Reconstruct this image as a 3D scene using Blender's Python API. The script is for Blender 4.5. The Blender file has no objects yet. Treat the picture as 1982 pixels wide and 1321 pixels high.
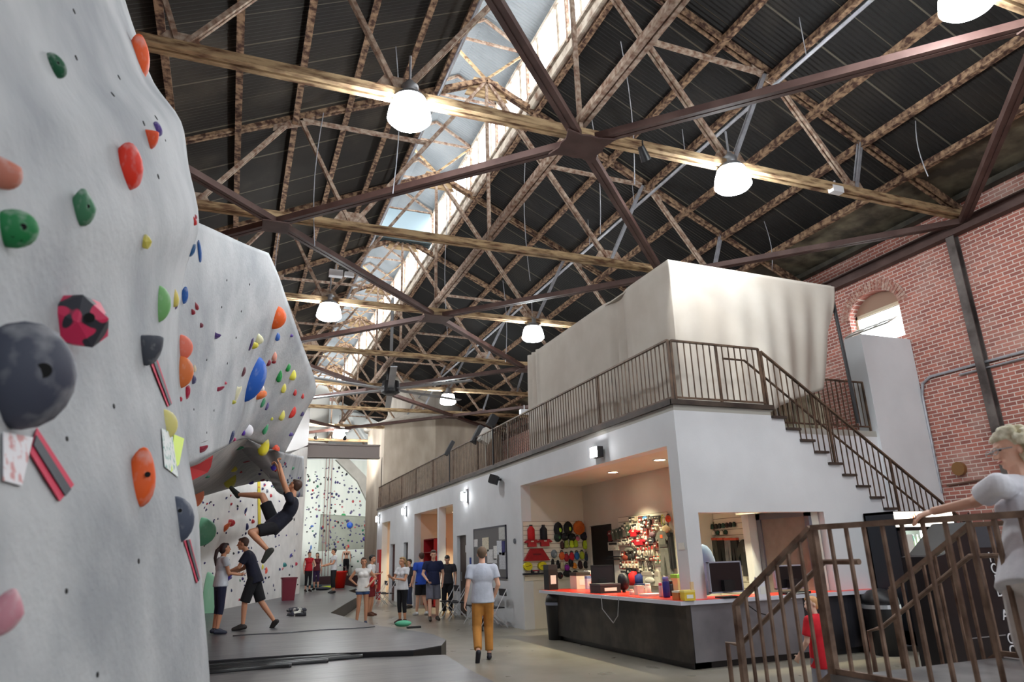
WORLD_STR,EXPO=.6,0.72
import bpy, math, random
from mathutils import Vector, Matrix, noise
from mathutils.bvhtree import BVHTree
random.seed(7)
PI=math.pi
scene=bpy.context.scene
COL=scene.collection
# ---------------------------------------------------------------- camera
F_PX,YAW,PITCH,ROLL,CAM_Z=1333.1,0.383699,0.30307359,-0.03070812,1.6
_f=Vector((math.sin(YAW)*math.cos(PITCH),math.cos(YAW)*math.cos(PITCH),math.sin(PITCH)))
_r0=Vector((math.cos(YAW),-math.sin(YAW),0)); _u0=_r0.cross(_f)
_r=math.cos(ROLL)*_r0+math.sin(ROLL)*_u0; _u=-math.sin(ROLL)*_r0+math.cos(ROLL)*_u0
EYE=Vector((0,0,CAM_Z))
cam=bpy.data.cameras.new('camera'); cam_o=bpy.data.objects.new('camera',cam); COL.objects.link(cam_o)
cam.sensor_fit='HORIZONTAL'; cam.sensor_width=36; cam.lens=F_PX*36/1982; cam.clip_end=300
m=Matrix((_r,_u,-_f)).transposed().to_4x4(); m.translation=EYE
cam_o.matrix_world=m
cam.dof.use_dof=True; cam.dof.focus_distance=13; cam.dof.aperture_fstop=2.4
scene.camera=cam_o
def ray(x,y): return _f*F_PX+_r*(x-991)-_u*(y-660.5)
def hit(x,y,ax,v):
    "the point of an axis plane that a measured sight line meets"
    d=ray(x,y); i='xyz'.index(ax); return EYE+d*((v-EYE[i])/d[i])
def mpp(p): return (Vector(p)-EYE).dot(_f)/F_PX      # metres per pixel at a point
# ---------------------------------------------------------------- materials
MATS={}
def ramp(nt,fac,stops):
    r=nt.nodes.new('ShaderNodeValToRGB'); e=r.color_ramp.elements
    while len(e)<len(stops): e.new(.5)
    for k,(p,c) in zip(e,stops): k.position=p; k.color=(*c,1)
    nt.links.new(fac,r.inputs[0]); return r.outputs[0]
def mat(name,c,rough=.6,metal=0,c2=None,scale=4,det=6,lo=.35,hi=.65,bump=0,bscale=None,emit=None,es=0,stretch=None,world=True,spec=.5,coat=0,subs=0):
    if name in MATS: return MATS[name]
    M=bpy.data.materials.new(name); M.use_nodes=True; nt=M.node_tree; b=nt.nodes['Principled BSDF']
    b.inputs['Base Color'].default_value=(*c,1); b.inputs['Roughness'].default_value=rough; b.inputs['Metallic'].default_value=metal
    b.inputs['Specular IOR Level'].default_value=spec; b.inputs['Coat Weight'].default_value=coat
    if subs: b.inputs['Subsurface Weight'].default_value=subs; b.inputs['Subsurface Radius'].default_value=(.02,.008,.004)
    if emit: b.inputs['Emission Color'].default_value=(*emit,1); b.inputs['Emission Strength'].default_value=es
    if c2 or bump:
        if world: src=nt.nodes.new('ShaderNodeNewGeometry').outputs['Position']
        else: src=nt.nodes.new('ShaderNodeTexCoord').outputs['Object']
        if stretch:
            mp=nt.nodes.new('ShaderNodeMapping'); mp.inputs['Scale'].default_value=stretch; nt.links.new(src,mp.inputs[0]); src=mp.outputs[0]
        n=nt.nodes.new('ShaderNodeTexNoise'); n.inputs['Scale'].default_value=scale; n.inputs['Detail'].default_value=det; nt.links.new(src,n.inputs['Vector'])
        if c2: nt.links.new(ramp(nt,n.outputs['Fac'],[(lo,c),(hi,c2)]),b.inputs['Base Color'])
        if bump:
            n2=nt.nodes.new('ShaderNodeTexNoise'); n2.inputs['Scale'].default_value=bscale or scale*4; n2.inputs['Detail'].default_value=4; nt.links.new(src,n2.inputs['Vector'])
            bp=nt.nodes.new('ShaderNodeBump'); bp.inputs['Strength'].default_value=bump; bp.inputs['Distance'].default_value=.02
            nt.links.new(n2.outputs['Fac'],bp.inputs['Height']); nt.links.new(bp.outputs[0],b.inputs['Normal'])
    MATS[name]=M; return M
def srgb(r,g,b):
    return tuple(((v/255+.055)/1.055)**2.4 if v>10 else v/255/12.92 for v in (r,g,b))
S=srgb
# ---------------------------------------------------------------- meshes
class MB:
    def __init__(s): s.v=[]; s.f=[]
    def add(s,vs,fs):
        n=len(s.v); s.v+= [Vector(v) for v in vs]; s.f+=[tuple(i+n for i in f) for f in fs]; return s
    def box(s,a,b):
        x0,y0,z0=a; x1,y1,z1=b
        return s.add([(x0,y0,z0),(x1,y0,z0),(x1,y1,z0),(x0,y1,z0),(x0,y0,z1),(x1,y0,z1),(x1,y1,z1),(x0,y1,z1)],
            [(0,3,2,1),(4,5,6,7),(0,1,5,4),(1,2,6,5),(2,3,7,6),(3,0,4,7)])
    def obox(s,c,size,rot):
        "box centred at c, turned by a 3x3 matrix"
        n=len(s.v); x,y,z=[k/2 for k in size]; s.box((-x,-y,-z),(x,y,z))
        for i in range(n,len(s.v)): s.v[i]=rot@s.v[i]+Vector(c)
        return s
    def beam(s,p,q,w,h,up=(0,0,1)):
        p=Vector(p); q=Vector(q); d=(q-p).normalized(); up=Vector(up)
        if abs(d.dot(up))>.98: up=Vector((0,1,0))
        sx=d.cross(up).normalized()*(w/2); sy=sx.cross(d).normalized()*(h/2)
        vs=[b+i*sx+j*sy for b in (p,q) for i,j in ((-1,-1),(1,-1),(1,1),(-1,1))]
        return s.add(vs,[(3,2,1,0),(4,5,6,7),(0,1,5,4),(1,2,6,5),(2,3,7,6),(3,0,4,7)])
    def tube(s,p,q,r,n=8,r2=None,cap=True):
        p=Vector(p); q=Vector(q); r2=r if r2 is None else r2; d=(q-p).normalized()
        a=d.orthogonal().normalized(); b=d.cross(a)
        vs=[c+rr*(math.cos(2*PI*i/n)*a+math.sin(2*PI*i/n)*b) for c,rr in ((p,r),(q,r2)) for i in range(n)]
        fs=[(i,(i+1)%n,n+(i+1)%n,n+i) for i in range(n)]
        if cap: fs+=[tuple(range(n-1,-1,-1)),tuple(range(n,2*n))]
        return s.add(vs,fs)
    def path(s,pts,r,n=8,closed=False):
        pts=[Vector(p) for p in pts]; N=len(pts); vs=[]; fs=[]; a=None
        for i,p in enumerate(pts):
            d=((pts[(i+1)%N] if closed or i<N-1 else p)-(pts[i-1] if closed or i>0 else p)).normalized()
            a=d.orthogonal().normalized() if a is None else (a-d*a.dot(d)).normalized()
            b=d.cross(a); vs+=[p+r*(math.cos(2*PI*k/n)*a+math.sin(2*PI*k/n)*b) for k in range(n)]
        for i in range(N if closed else N-1):
            j=(i+1)%N; fs+=[(i*n+k,i*n+(k+1)%n,j*n+(k+1)%n,j*n+k) for k in range(n)]
        if not closed: fs+=[tuple(range(n-1,-1,-1)),tuple(range((N-1)*n,N*n))]
        return s.add(vs,fs)
    def lathe(s,prof,c=(0,0,0),n=20,axis='z',cap=True):
        vs=[];fs=[];c=Vector(c)
        for r,z in prof:
            for i in range(n):
                x,y=r*math.cos(2*PI*i/n),r*math.sin(2*PI*i/n)
                vs.append(c+Vector({'z':(x,y,z),'x':(z,x,y),'y':(y,z,x)}[axis]))
        for j in range(len(prof)-1): fs+=[(j*n+i,j*n+(i+1)%n,(j+1)*n+(i+1)%n,(j+1)*n+i) for i in range(n)]
        if cap: fs+=[tuple(range(n-1,-1,-1)),tuple(range((len(prof)-1)*n,len(prof)*n))]
        return s.add(vs,fs)
    def prism(s,poly,a,b):
        "poly: list of points in the plane given by a; extruded by vector b"
        n=len(poly); b=Vector(b); P=[Vector(p) for p in poly]
        return s.add(P+[p+b for p in P],[tuple(range(n-1,-1,-1)),tuple(range(n,2*n))]+[(i,(i+1)%n,n+(i+1)%n,n+i) for i in range(n)])
    def ell(s,c,r,rot=None,n=12,k=8):
        c=Vector(c); vs=[]; fs=[]
        if isinstance(r,(int,float)): r=(r,r,r)
        rot=rot or Matrix.Identity(3)
        for j in range(1,k):
            t=PI*j/k
            for i in range(n):
                p=2*PI*i/n; vs.append(c+rot@Vector((r[0]*math.sin(t)*math.cos(p),r[1]*math.sin(t)*math.sin(p),r[2]*math.cos(t))))
        top=len(vs); vs+=[c+rot@Vector((0,0,r[2])),c+rot@Vector((0,0,-r[2]))]
        for j in range(k-2): fs+=[(j*n+i,(j+1)*n+i,(j+1)*n+(i+1)%n,j*n+(i+1)%n) for i in range(n)]
        fs+=[(top,i,(i+1)%n) for i in range(n)]+[(top+1,(k-2)*n+(i+1)%n,(k-2)*n+i) for i in range(n)]
        return s.add(vs,fs)
    def cap(s,p,q,r,r2=None,n=10):
        "tapered capsule"
        r2=r if r2 is None else r2
        s.tube(p,q,r,n,r2); s.ell(p,r,n=n,k=6); return s.ell(q,r2,n=n,k=6)
    def build(s,name,mt,parent=None,smooth=False,mod=None):
        Wm=WORLD[parent] if parent else None
        vs=s.v
        if parent: inv=Wm.inverted(); M=Wm
        else:
            xs=[v.x for v in vs]; ys=[v.y for v in vs]; zs=[v.z for v in vs]
            M=Matrix.Translation(((min(xs)+max(xs))/2,(min(ys)+max(ys))/2,min(zs))); inv=M.inverted()
        me=bpy.data.meshes.new(name); me.from_pydata([inv@v for v in vs],[],s.f); me.validate()
        fixn(me)
        me.materials.append(mt)
        if smooth: me.polygons.foreach_set('use_smooth',[True]*len(me.polygons))
        o=bpy.data.objects.new(name,me); COL.objects.link(o)
        if parent: o.parent=parent; CHILD.setdefault(parent,[]).append(o)
        else: o.location=M.translation
        WORLD[o]=M; return o
import bmesh
def fixn(me):
    bm=bmesh.new(); bm.from_mesh(me); bmesh.ops.recalc_face_normals(bm,faces=bm.faces); bm.to_mesh(me); bm.free()
WORLD={}; CHILD={}
def thing(name,label,cat,loc=(0,0,0),rz=0,group=None):
    o=bpy.data.objects.new(name,None); COL.objects.link(o); o.location=loc; o.rotation_euler=(0,0,rz); o.empty_display_size=.1
    WORLD[o]=Matrix.Translation(loc)@Matrix.Rotation(rz,4,'Z'); return tag(o,label,cat,group)
def tag(o,label,cat,group=None,kind=None):
    o['label']=label; o['category']=cat
    if group: o['group']=group
    if kind: o['kind']=kind
    return o
def struct(o,label=None):
    o['kind']='structure'
    if label: o['label']=label
    return o
def kids(o): return CHILD.get(o,[])
def dup(root,M,label=None,group=None,_k=None):
    "copy of a thing (and its parts) moved so that its own frame becomes M"
    r=root.copy(); COL.objects.link(r); r.location=M.translation; r.rotation_euler=M.to_euler(); r.scale=M.to_scale(); WORLD[r]=M
    if label: r['label']=label
    if group: r['group']=group
    for c in (_k if _k is not None else kids(root)):
        d=c.copy(); COL.objects.link(d); d.parent=r; WORLD[d]=M; CHILD.setdefault(r,[]).append(d)
        for g in kids(c):
            e=g.copy(); COL.objects.link(e); e.parent=d; WORLD[e]=M
    return r
def at(x,y,z,rz=0): return Matrix.Translation((x,y,z))@Matrix.Rotation(rz,4,'Z')
# shared materials
white=mat('white paint',S(210,212,215),.75,c2=S(219,221,224),scale=1.2,bump=.05,bscale=40)
dark=mat('black plastic',S(22,22,25),.45)
rust=mat('rusty steel',S(118,86,68),.85,c2=S(186,168,150),scale=10,det=11,lo=.34,hi=.66,bump=.4,bscale=25)
rustd=mat('dark rusty steel',S(70,46,36),.9,c2=S(164,134,106),scale=9,det=12,lo=.4,hi=.62,bump=.4,bscale=25)
rusty2=mat('rust with cream paint',S(96,66,44),.85,c2=S(184,158,120),scale=6,det=12,lo=.34,hi=.58,bump=.4,bscale=25,stretch=(.5,1.4,2.4))
brownst=mat('red brown painted steel',S(66,43,38),.6,c2=S(88,66,60),scale=2,lo=.4,hi=.7,bump=.1)
galv=mat('pale galvanised steel',S(176,178,184),.45,.3,c2=S(150,152,158),scale=6)
railm=mat('oiled bare steel',S(112,92,76),.5,.5,c2=S(66,52,44),scale=5,lo=.35,hi=.7)
glow=mat('lamp glow',(1,1,1),.5,emit=(.95,.98,1),es=36)
# ================================================================ the hall
CX=4.83; WR=13.9; WL=2*CX-WR; Y0,Y1=-6.5,48.0; CH=8.2; AP=12.55; SL=.474
TY=[8.65+4.47*k for k in range(-3,9)]
def zroof(x): return 12.72-.5*abs(x-CX)
# floor
def floor_mat():
    M=bpy.data.materials.new('sealed concrete'); M.use_nodes=True; nt=M.node_tree; b=nt.nodes['Principled BSDF']
    g=nt.nodes.new('ShaderNodeNewGeometry').outputs['Position']
    n=nt.nodes.new('ShaderNodeTexNoise'); n.inputs['Scale'].default_value=.5; n.inputs['Detail'].default_value=5; nt.links.new(g,n.inputs['Vector'])
    c=ramp(nt,n.outputs['Fac'],[(.3,S(116,110,97)),(.5,S(138,132,119)),(.72,S(158,153,141))])
    nt.links.new(c,b.inputs['Base Color'])
    n2=nt.nodes.new('ShaderNodeTexNoise'); n2.inputs['Scale'].default_value=2.5; nt.links.new(g,n2.inputs['Vector'])
    r=nt.nodes.new('ShaderNodeMapRange'); r.inputs[3].default_value=.22; r.inputs[4].default_value=.4; nt.links.new(n2.outputs['Fac'],r.inputs[0]); nt.links.new(r.outputs[0],b.inputs['Roughness'])
    return M
struct(MB().box((WL-.4,Y0-6,-.3),(WR+.4,Y1+.4,0)).build('floor',floor_mat()),'sealed mottled concrete floor of the hall')
def brick_mat():
    M=bpy.data.materials.new('old red brick'); M.use_nodes=True; nt=M.node_tree; b=nt.nodes['Principled BSDF']
    g=nt.nodes.new('ShaderNodeNewGeometry').outputs['Position']; sp=nt.nodes.new('ShaderNodeSeparateXYZ'); nt.links.new(g,sp.inputs[0])
    ad=nt.nodes.new('ShaderNodeMath'); ad.operation='ADD'; nt.links.new(sp.outputs[0],ad.inputs[0]); nt.links.new(sp.outputs[1],ad.inputs[1])
    cb=nt.nodes.new('ShaderNodeCombineXYZ'); nt.links.new(ad.outputs[0],cb.inputs[0]); nt.links.new(sp.outputs[2],cb.inputs[1])
    br=nt.nodes.new('ShaderNodeTexBrick'); nt.links.new(cb.outputs[0],br.inputs['Vector'])
    for k,v in (('Scale',1),('Brick Width',.235),('Row Height',.082),('Mortar Size',.011),('Mortar Smooth',.3),('Bias',-.1)): br.inputs[k].default_value=v
    br.inputs['Color1'].default_value=(*S(176,110,96),1); br.inputs['Color2'].default_value=(*S(138,86,78),1); br.inputs['Mortar'].default_value=(*S(206,190,180),1)
    n=nt.nodes.new('ShaderNodeTexNoise'); n.inputs['Scale'].default_value=.8; n.inputs['Detail'].default_value=7; nt.links.new(g,n.inputs['Vector'])
    mx=nt.nodes.new('ShaderNodeMix'); mx.data_type='RGBA'; mx.inputs[7].default_value=(*S(200,176,164),1); nt.links.new(br.outputs['Color'],mx.inputs[6])
    rr=nt.nodes.new('ShaderNodeMapRange'); rr.inputs[1].default_value=.5; rr.inputs[2].default_value=.8; rr.inputs[4].default_value=.6; nt.links.new(n.outputs['Fac'],rr.inputs[0]); nt.links.new(rr.outputs[0],mx.inputs[0])
    nt.links.new(mx.outputs[2],b.inputs['Base Color']); b.inputs['Roughness'].default_value=.9
    bp=nt.nodes.new('ShaderNodeBump'); bp.inputs['Strength'].default_value=.5; bp.inputs['Distance'].default_value=.01; bp.invert=True
    nt.links.new(br.outputs['Fac'],bp.inputs['Height']); nt.links.new(bp.outputs[0],b.inputs['Normal'])
    return M
brick=brick_mat()
plaster=mat('aged plaster',S(176,166,150),.9,c2=S(140,126,108),scale=2)
# right wall with an arched window opening (y 10.75..11.85, z 6.1..7.1)
wa,wb,wz0,wz1,warch=10.55,11.95,6.15,6.95,7.45
w=MB()
def wallseg(m,x0,x1,y0,y1,z0,z1): m.box((x0,y0,z0),(x1,y1,z1))
for wins,x0,x1 in (([(wa,wb)],WR,WR+.4),):
    wallseg(w,x0,x1,Y0,wa,0,8.64); wallseg(w,x0,x1,wb,Y1,0,8.64); wallseg(w,x0,x1,wa,wb,0,wz0)
    # arch head
    n=12; pts=[(x0,wa,8.64),(x0,wa,wz1)]+[(x0,(wa+wb)/2-math.cos(PI*i/n)*(wb-wa)/2,wz1+math.sin(PI*i/n)*(warch-wz1)) for i in range(1,n)]+[(x0,wb,wz1),(x0,wb,8.64)]
    for i in range(1,len(pts)-2):
        a,b=pts[i],pts[i+1]; w.prism([a,b,(x0,b[1],8.64),(x0,a[1],8.64)],0,(.4,0,0))
struct(w.build('wall_right',brick),'old red brick side wall')
struct(MB().box((WL-.4,Y0,0),(WL,Y1,8.64)).build('wall_left',brick),'old red brick side wall behind the climbing walls')
m=MB().prism([(WL-.4,Y1,0),(WR+.4,Y1,0),(WR+.4,Y1,8.4),(CX,Y1,12.9),(WL-.4,Y1,8.4)],0,(0,.3,0))
struct(m.build('wall_back',brick),'brick end wall of the hall')
# brick arch ring over the window
n=26; ring=MB()
for i in range(n):
    t=PI*(i+.5)/n; c=((wa+wb)/2-math.cos(t)*((wb-wa)/2+.13),wz1+math.sin(t)*(warch-wz1+.13))
    tt=Vector((0,math.sin(t)*(wb-wa)/2,math.cos(t)*(warch-wz1))).normalized(); nn=Vector((0,-tt.z,tt.y))
    rot=Matrix((Vector((1,0,0)),tt,nn)).transposed(); ring.obox((WR-.005,c[0],c[1]),(.03,.058,.24),rot)
struct(ring.build('trim_1',mat('arch brick',S(150,88,76),.9,c2=S(190,165,150),scale=8)),'ring of arch bricks over the window')
# window
win=MB()
for a,b in (((WR+.2,wa,wz0),(WR+.27,wa+.06,wz1+.1)),((WR+.2,wb-.06,wz0),(WR+.27,wb,wz1+.1)),((WR+.2,wa,wz0),(WR+.27,wb,wz0+.06)),((WR+.2,wa,wz1+.02),(WR+.27,wb,wz1+.1))): win.box(a,b)
wn=struct(win.build('window_1',mat('cream window frame',S(200,186,160),.6)),'bright window high in the brick wall')
m=MB().prism([(WR+.22,wa,wz1+.1)]+[(WR+.22,(wa+wb)/2-math.cos(PI*i/12)*(wb-wa)/2,wz1+math.sin(PI*i/12)*(warch-wz1)) for i in range(13)]+[(WR+.22,wb,wz1+.1)],0,(.05,0,0))
m.build('arch_infill',mat('boarded arch',S(150,122,104),.8),wn)
MB().box((WR+.23,wa+.05,wz0+.05),(WR+.235,wb-.05,wz1+.03)).build('pane',mat('daylight glass',(1,1,1),.3,emit=(.93,.97,1),es=9),wn)
# tilted hopper sash
hp=MB(); rot=Matrix.Rotation(math.radians(62),3,'Y'); c=Vector((WR+.02,(wa+wb)/2+.1,6.62))
L_,H_=1.2,.62
for yy in (-.6,-.2,.2,.6): hp.obox(c+rot@Vector((0,yy,0)),(.035,.035,H_),rot)
for zz in (-.31,0,.31): hp.obox(c+rot@Vector((0,0,zz)),(.035,L_,.035),rot)
sash=hp.build('tilted_sash',mat('grey sash',S(120,118,110),.6),wn)
gl=MB(); gl.obox(c,(.006,L_,H_),rot); gl.build('sash_glass',mat('dusty glass',S(200,205,200),.25,spec=.6),sash)
# roof sheets, corrugated down the slope
def roof_mat(name,c1,c2,c3,streak):
    M=bpy.data.materials.new(name); M.use_nodes=True; nt=M.node_tree; b=nt.nodes['Principled BSDF']; b.inputs['Roughness'].default_value=.75
    g=nt.nodes.new('ShaderNodeNewGeometry').outputs['Position']
    n=nt.nodes.new('ShaderNodeTexNoise'); n.inputs['Scale'].default_value=.55; n.inputs['Detail'].default_value=6; nt.links.new(g,n.inputs['Vector'])
    c=ramp(nt,n.outputs['Fac'],[(.3,c1),(.55,c2),(.75,c3)])
    sp=nt.nodes.new('ShaderNodeSeparateXYZ'); nt.links.new(g,sp.inputs[0])
    mo=nt.nodes.new('ShaderNodeMath'); mo.operation='PINGPONG'; mo.inputs[1].default_value=.38; nt.links.new(sp.outputs[1],mo.inputs[0])
    lt=nt.nodes.new('ShaderNodeMath'); lt.operation='LESS_THAN'; lt.inputs[1].default_value=.012; nt.links.new(mo.outputs[0],lt.inputs[0])
    ml=nt.nodes.new('ShaderNodeMath'); ml.operation='MULTIPLY'; ml.inputs[1].default_value=streak; nt.links.new(lt.outputs[0],ml.inputs[0])
    mx=nt.nodes.new('ShaderNodeMix'); mx.data_type='RGBA'; nt.links.new(ml.outputs[0],mx.inputs[0]); nt.links.new(c,mx.inputs[6]); mx.inputs[7].default_value=(*S(150,140,120),1)
    nt.links.new(mx.outputs[2],b.inputs['Base Color']); return M
darkroof=roof_mat('sooty corrugated iron',S(26,22,19),S(42,37,31),S(74,67,57),.4)
palereoof=roof_mat('pale corrugated iron',S(112,118,122),S(136,142,146),S(156,160,162),.05)
def sheet(name,x0,z0,x1,z1,mt,label,pitch=.09,amp=.012,k=4):
    n=int((Y1-Y0)/pitch)*k; m=MB(); d=Vector((x1-x0,0,z1-z0)).normalized(); nn=Vector((-d.z,0,d.x))
    if nn.z<0: nn=-nn
    vs=[]; fs=[]
    for i in range(n+1):
        y=Y0+(Y1-Y0)*i/n; o=nn*amp*math.sin(2*PI*i/k)
        vs+=[Vector((x0,y,z0))+o,Vector((x1,y,z1))+o]
    fs=[(2*i,2*i+1,2*i+3,2*i+2) for i in range(n)]
    m.add(vs,fs); M=Matrix.Translation((0,0,0))
    o=m.build(name,mt); md=o.modifiers.new('sheet thickness','SOLIDIFY'); md.thickness=.004
    return struct(o,label)
blackroof=roof_mat('black corrugated iron',S(11,9,8),S(20,17,15),S(42,37,31),.3)
sheet('ceiling',CX+1.15,zroof(CX+1.15),12.4,zroof(12.4),blackroof,'dark corrugated roof slope above the brick wall')
sheet('ceiling.001',CX-1.15,zroof(CX-1.15),WL-.5,zroof(WL-.5),darkroof,'dark corrugated roof slope above the climbing walls')
MZ=13.75
sheet('ceiling.002',CX,14.45,CX+1.45,MZ-.02,palereoof,'pale corrugated roof of the ridge monitor, slope over the panes')
sheet('ceiling.003',CX,14.45,CX-1.45,MZ-.02,palereoof,'pale corrugated roof of the ridge monitor, far slope')
# plank strip at the eaves
struct(MB().prism([(12.36,Y0,8.92),(WR+.3,Y0,8.7),(WR+.3,Y0,8.64),(12.36,Y0,8.86)],0,(0,Y1-Y0,0)).build('trim_2',mat('stained eaves boards',S(60,54,44),.9,c2=S(120,112,92),scale=1.6,det=9,lo=.42,hi=.66,bump=.4)),'stained boards under the eaves')
struct(MB().box((WR-.22,Y0,8.5),(WR-.02,Y1,8.62)).build('trim_3',mat('black eaves timber',S(44,42,38),.8,c2=S(80,76,66),scale=3)),'dark timber plate on top of the brick wall')
# ================================================================ trusses
def dbl(m,p,q,w,h,gap=.03):
    "two angles side by side (along y) with a slit between"
    for s in (-1,1):
        o=Vector((0,s*(w/2+gap)/2+0,0)); m.beam(Vector(p)+o,Vector(q)+o,(w-gap)/2,h)
    p=Vector(p);q=Vector(q); L=(q-p).length; n=max(1,int(L/.9))
    for i in range(n+1):
        c=p.lerp(q,(i+.5)/(n+1)); d=(q-p)/L; m.beam(c-d*.035,c+d*.035,gap*1.2,h*.6)
def truss(y,label):
    t=thing('roof_truss',label,'roof truss',(CX,y,CH),0,'rusty steel roof trusses')
    P=lambda dx,z,dy=0:(CX+dx,y+dy,z)
    dbl(m:=MB(),P(-9,CH),P(9,CH),.2,.13); m.build('bottom_chord',rusty2,t)
    top=lambda dx:AP-SL*abs(dx)
    for s in (-1,1):
        m=MB(); dbl(m,P(s*9,top(9)),P(0,AP),.16,.12); m.build('top_chord',rustd,t)
        for a,b,wd,mt in (((0,AP),(3.03,CH),.13,rust),((3.03,CH),(4.2,top(4.2)),.09,galv if s>0 else rust),((4.3,top(4.3)),(6,CH),.11,rust),((6,CH),(6.45,top(6.45)),.09,galv if s>0 else rust)):
            m=MB(); dbl(m,P(s*a[0],a[1]),P(s*b[0],b[1]),wd,.07,.02); m.build('diagonal',mt,t)
        zt=top(4.27); dxt=3.03*(AP-zt)/(AP-CH)
        MB().beam(P(s*dxt,zt),P(s*4.27,zt-.03),.1,.06).build('tie',rust,t)
        for dx,hw,hz in ((3.03,.42,.3),(6,.32,.24)):
            MB().prism([P(s*dx-hw,CH+.02,-.012),P(s*dx+hw,CH+.02,-.012),P(s*dx+hw*.55,CH+hz+.02,-.012),P(s*dx-hw*.55,CH+hz+.02,-.012)],0,(0,.024,0)).build('gusset_plate',rust,t)
        MB().prism([P(s*3.9,top(3.9)-.24,-.012),P(s*4.7,top(4.7)-.2,-.012),P(s*4.7,top(4.7),-.012),P(s*3.9,top(3.9),-.012)],0,(0,.024,0)).build('gusset_plate',rust,t)
    MB().prism([P(-.55,AP-.5,-.012),P(.55,AP-.5,-.012),P(.3,AP+.05,-.012),P(-.3,AP+.05,-.012)],0,(0,.024,0)).build('apex_plate',rusty2,t)
    MB().beam(P(0,AP),P(0,CH),.07,.07).build('king_rod',rust,t)
    return t
TL=['standing behind the camera over the entrance','just behind the camera over the entrance','over the camera above the boulder','nearest one in full view, a splice plate beside its pendant lamp',
 'second in view, passing over the white shop building corner','third in view, carrying the lamp pair beyond the draped box','fourth in view, above the middle of the climbing wall','fifth in view, over the ceiling fan','sixth in view, beside the concrete silo','seventh in view, past the concrete silo','eighth in view, near the end wall','last one before the end wall']
for y,l in zip(TY,TL): truss(y,'rusty steel roof truss '+l)
# purlins
for s in (-1,1):
    for k in range(1,9 if s<0 else 8):
        dx=1.07*k+.0; x=CX+s*dx
        if k==1: dx=1.25; x=CX+s*dx
        z=12.58-.5*dx
        m=MB(); m.box((x-.035,Y0,z-.07),(x+.035,Y1,z+.07)); m.box((x-.06,Y0,z-.085),(x+.06,Y1,z-.07))
        side='brick wall side' if s>0 else 'climbing wall side'
        o=m.build('purlin',rustd); tag(o,f'rusty steel purlin on the {side}, {["topmost","second","third","fourth","fifth","sixth","seventh","lowest"][k-1]} below the ridge','purlin','roof purlins')
# straining beam along the hall above the bottom chords
m=MB()
for s in (-1,1): m.box((CX+.05+s*.055-.04,Y0,CH+.22),(CX+.05+s*.055+.04,Y1,CH+.36))
m.box((CX+.03,Y0,CH+.26),(CX+.07,Y1,CH+.33))
tag(m.build('longitudinal_beam',rust),'rusty double beam running the length of the hall over the truss middles','beam')
# horizontal bracing in the plane of the bottom chords
BZ=CH-.14
def brace(p,q,label):
    p=Vector(p);q=Vector(q); d=(q-p).normalized(); p=p+d*.25; q=q-d*.05
    m=MB(); sd=d.cross(Vector((0,0,1)))*.05
    m.beam(p+sd,q+sd,.075,.12); m.beam(p-sd,q-sd,.075,.12); m.beam(p,q,.03,.1)
    tag(m.build('brace_beam',brownst),label,'brace beam','red brown cross braces')
hub_y=[TY[1],TY[3],TY[5],TY[7],TY[9],TY[11]]
names=['behind the camera','at the nearest hub plate','at the second hub plate','under the ceiling fan','beside the silo','near the end wall']
for i,y in enumerate(hub_y):
    h=MB(); r=.42
    h.prism([(CX+r*1.15*math.cos(a)*k,y+r*math.sin(a)*k,BZ-.1) for a,k in [(PI*j/8,(1.25 if j%4==2 else .78)) for j in range(16)]],0,(0,0,.03))
    tag(h.build('hub_plate',brownst),f'red brown steel hub plate where braces meet, {names[i]}','hub plate','brace hub plates')
    if i<len(hub_y)-1:
        y2=hub_y[i+1]
        for s,wn_ in ((1,'brick wall'),(-1,'climbing walls')):
            if s>0 and i==4: continue
            xw=CX+s*9.0
            brace((CX,y,BZ),(xw,y2,BZ),f'red brown brace starting {names[i]}, running out toward the {wn_}')
            brace((CX,y2,BZ-.005),(xw,y,BZ-.005),f'red brown brace ending {names[i+1]}, coming in from the {wn_}')
            MB_=MB().box((CX+s*4.5-.25,(y+y2)/2-.25,BZ-.11),(CX+s*4.5+.25,(y+y2)/2+.25,BZ-.085))
            tag(MB_.build('crossing_plate',brownst),f'small brace crossing plate toward the {wn_}, {names[i]}','plate','crossing plates')
# beam fixed along the brick wall
m=MB(); m.box((WR-.2,Y0,7.83),(WR-.005,Y1,7.86)); m.box((WR-.2,Y0,8.07),(WR-.005,Y1,8.1)); m.box((WR-.1,Y0,7.86),(WR-.07,Y1,8.07))
tag(m.build('wall_beam',brownst),'red brown steel beam running along the top of the brick wall','beam')
tag(MB().box((CX-9.2,Y0,7.83),(CX-9.0,Y1,8.1)).build('wall_beam',brownst),'red brown steel beam along the wall behind the climbing walls','beam')
def post(y,label):
    m=MB(); m.box((WR-.17,y-.09,0),(WR-.15,y+.09,7.83)); m.box((WR-.03,y-.09,0),(WR-.01,y+.09,7.83)); m.box((WR-.15,y-.012,0),(WR-.03,y+.012,7.83))
    tag(m.build('steel_stanchion',mat('dark steel',S(70,62,60),.5,.4,c2=S(120,112,108),scale=2)),label,'post','dark steel wall posts')
post(TY[3]+.3,'dark steel post up the brick wall beyond the tall white wall edge')
post(TY[5],'dark steel post up the brick wall behind the white draped box')
post(TY[1]-.1,'dark steel post up the brick wall beside the camera')
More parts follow.
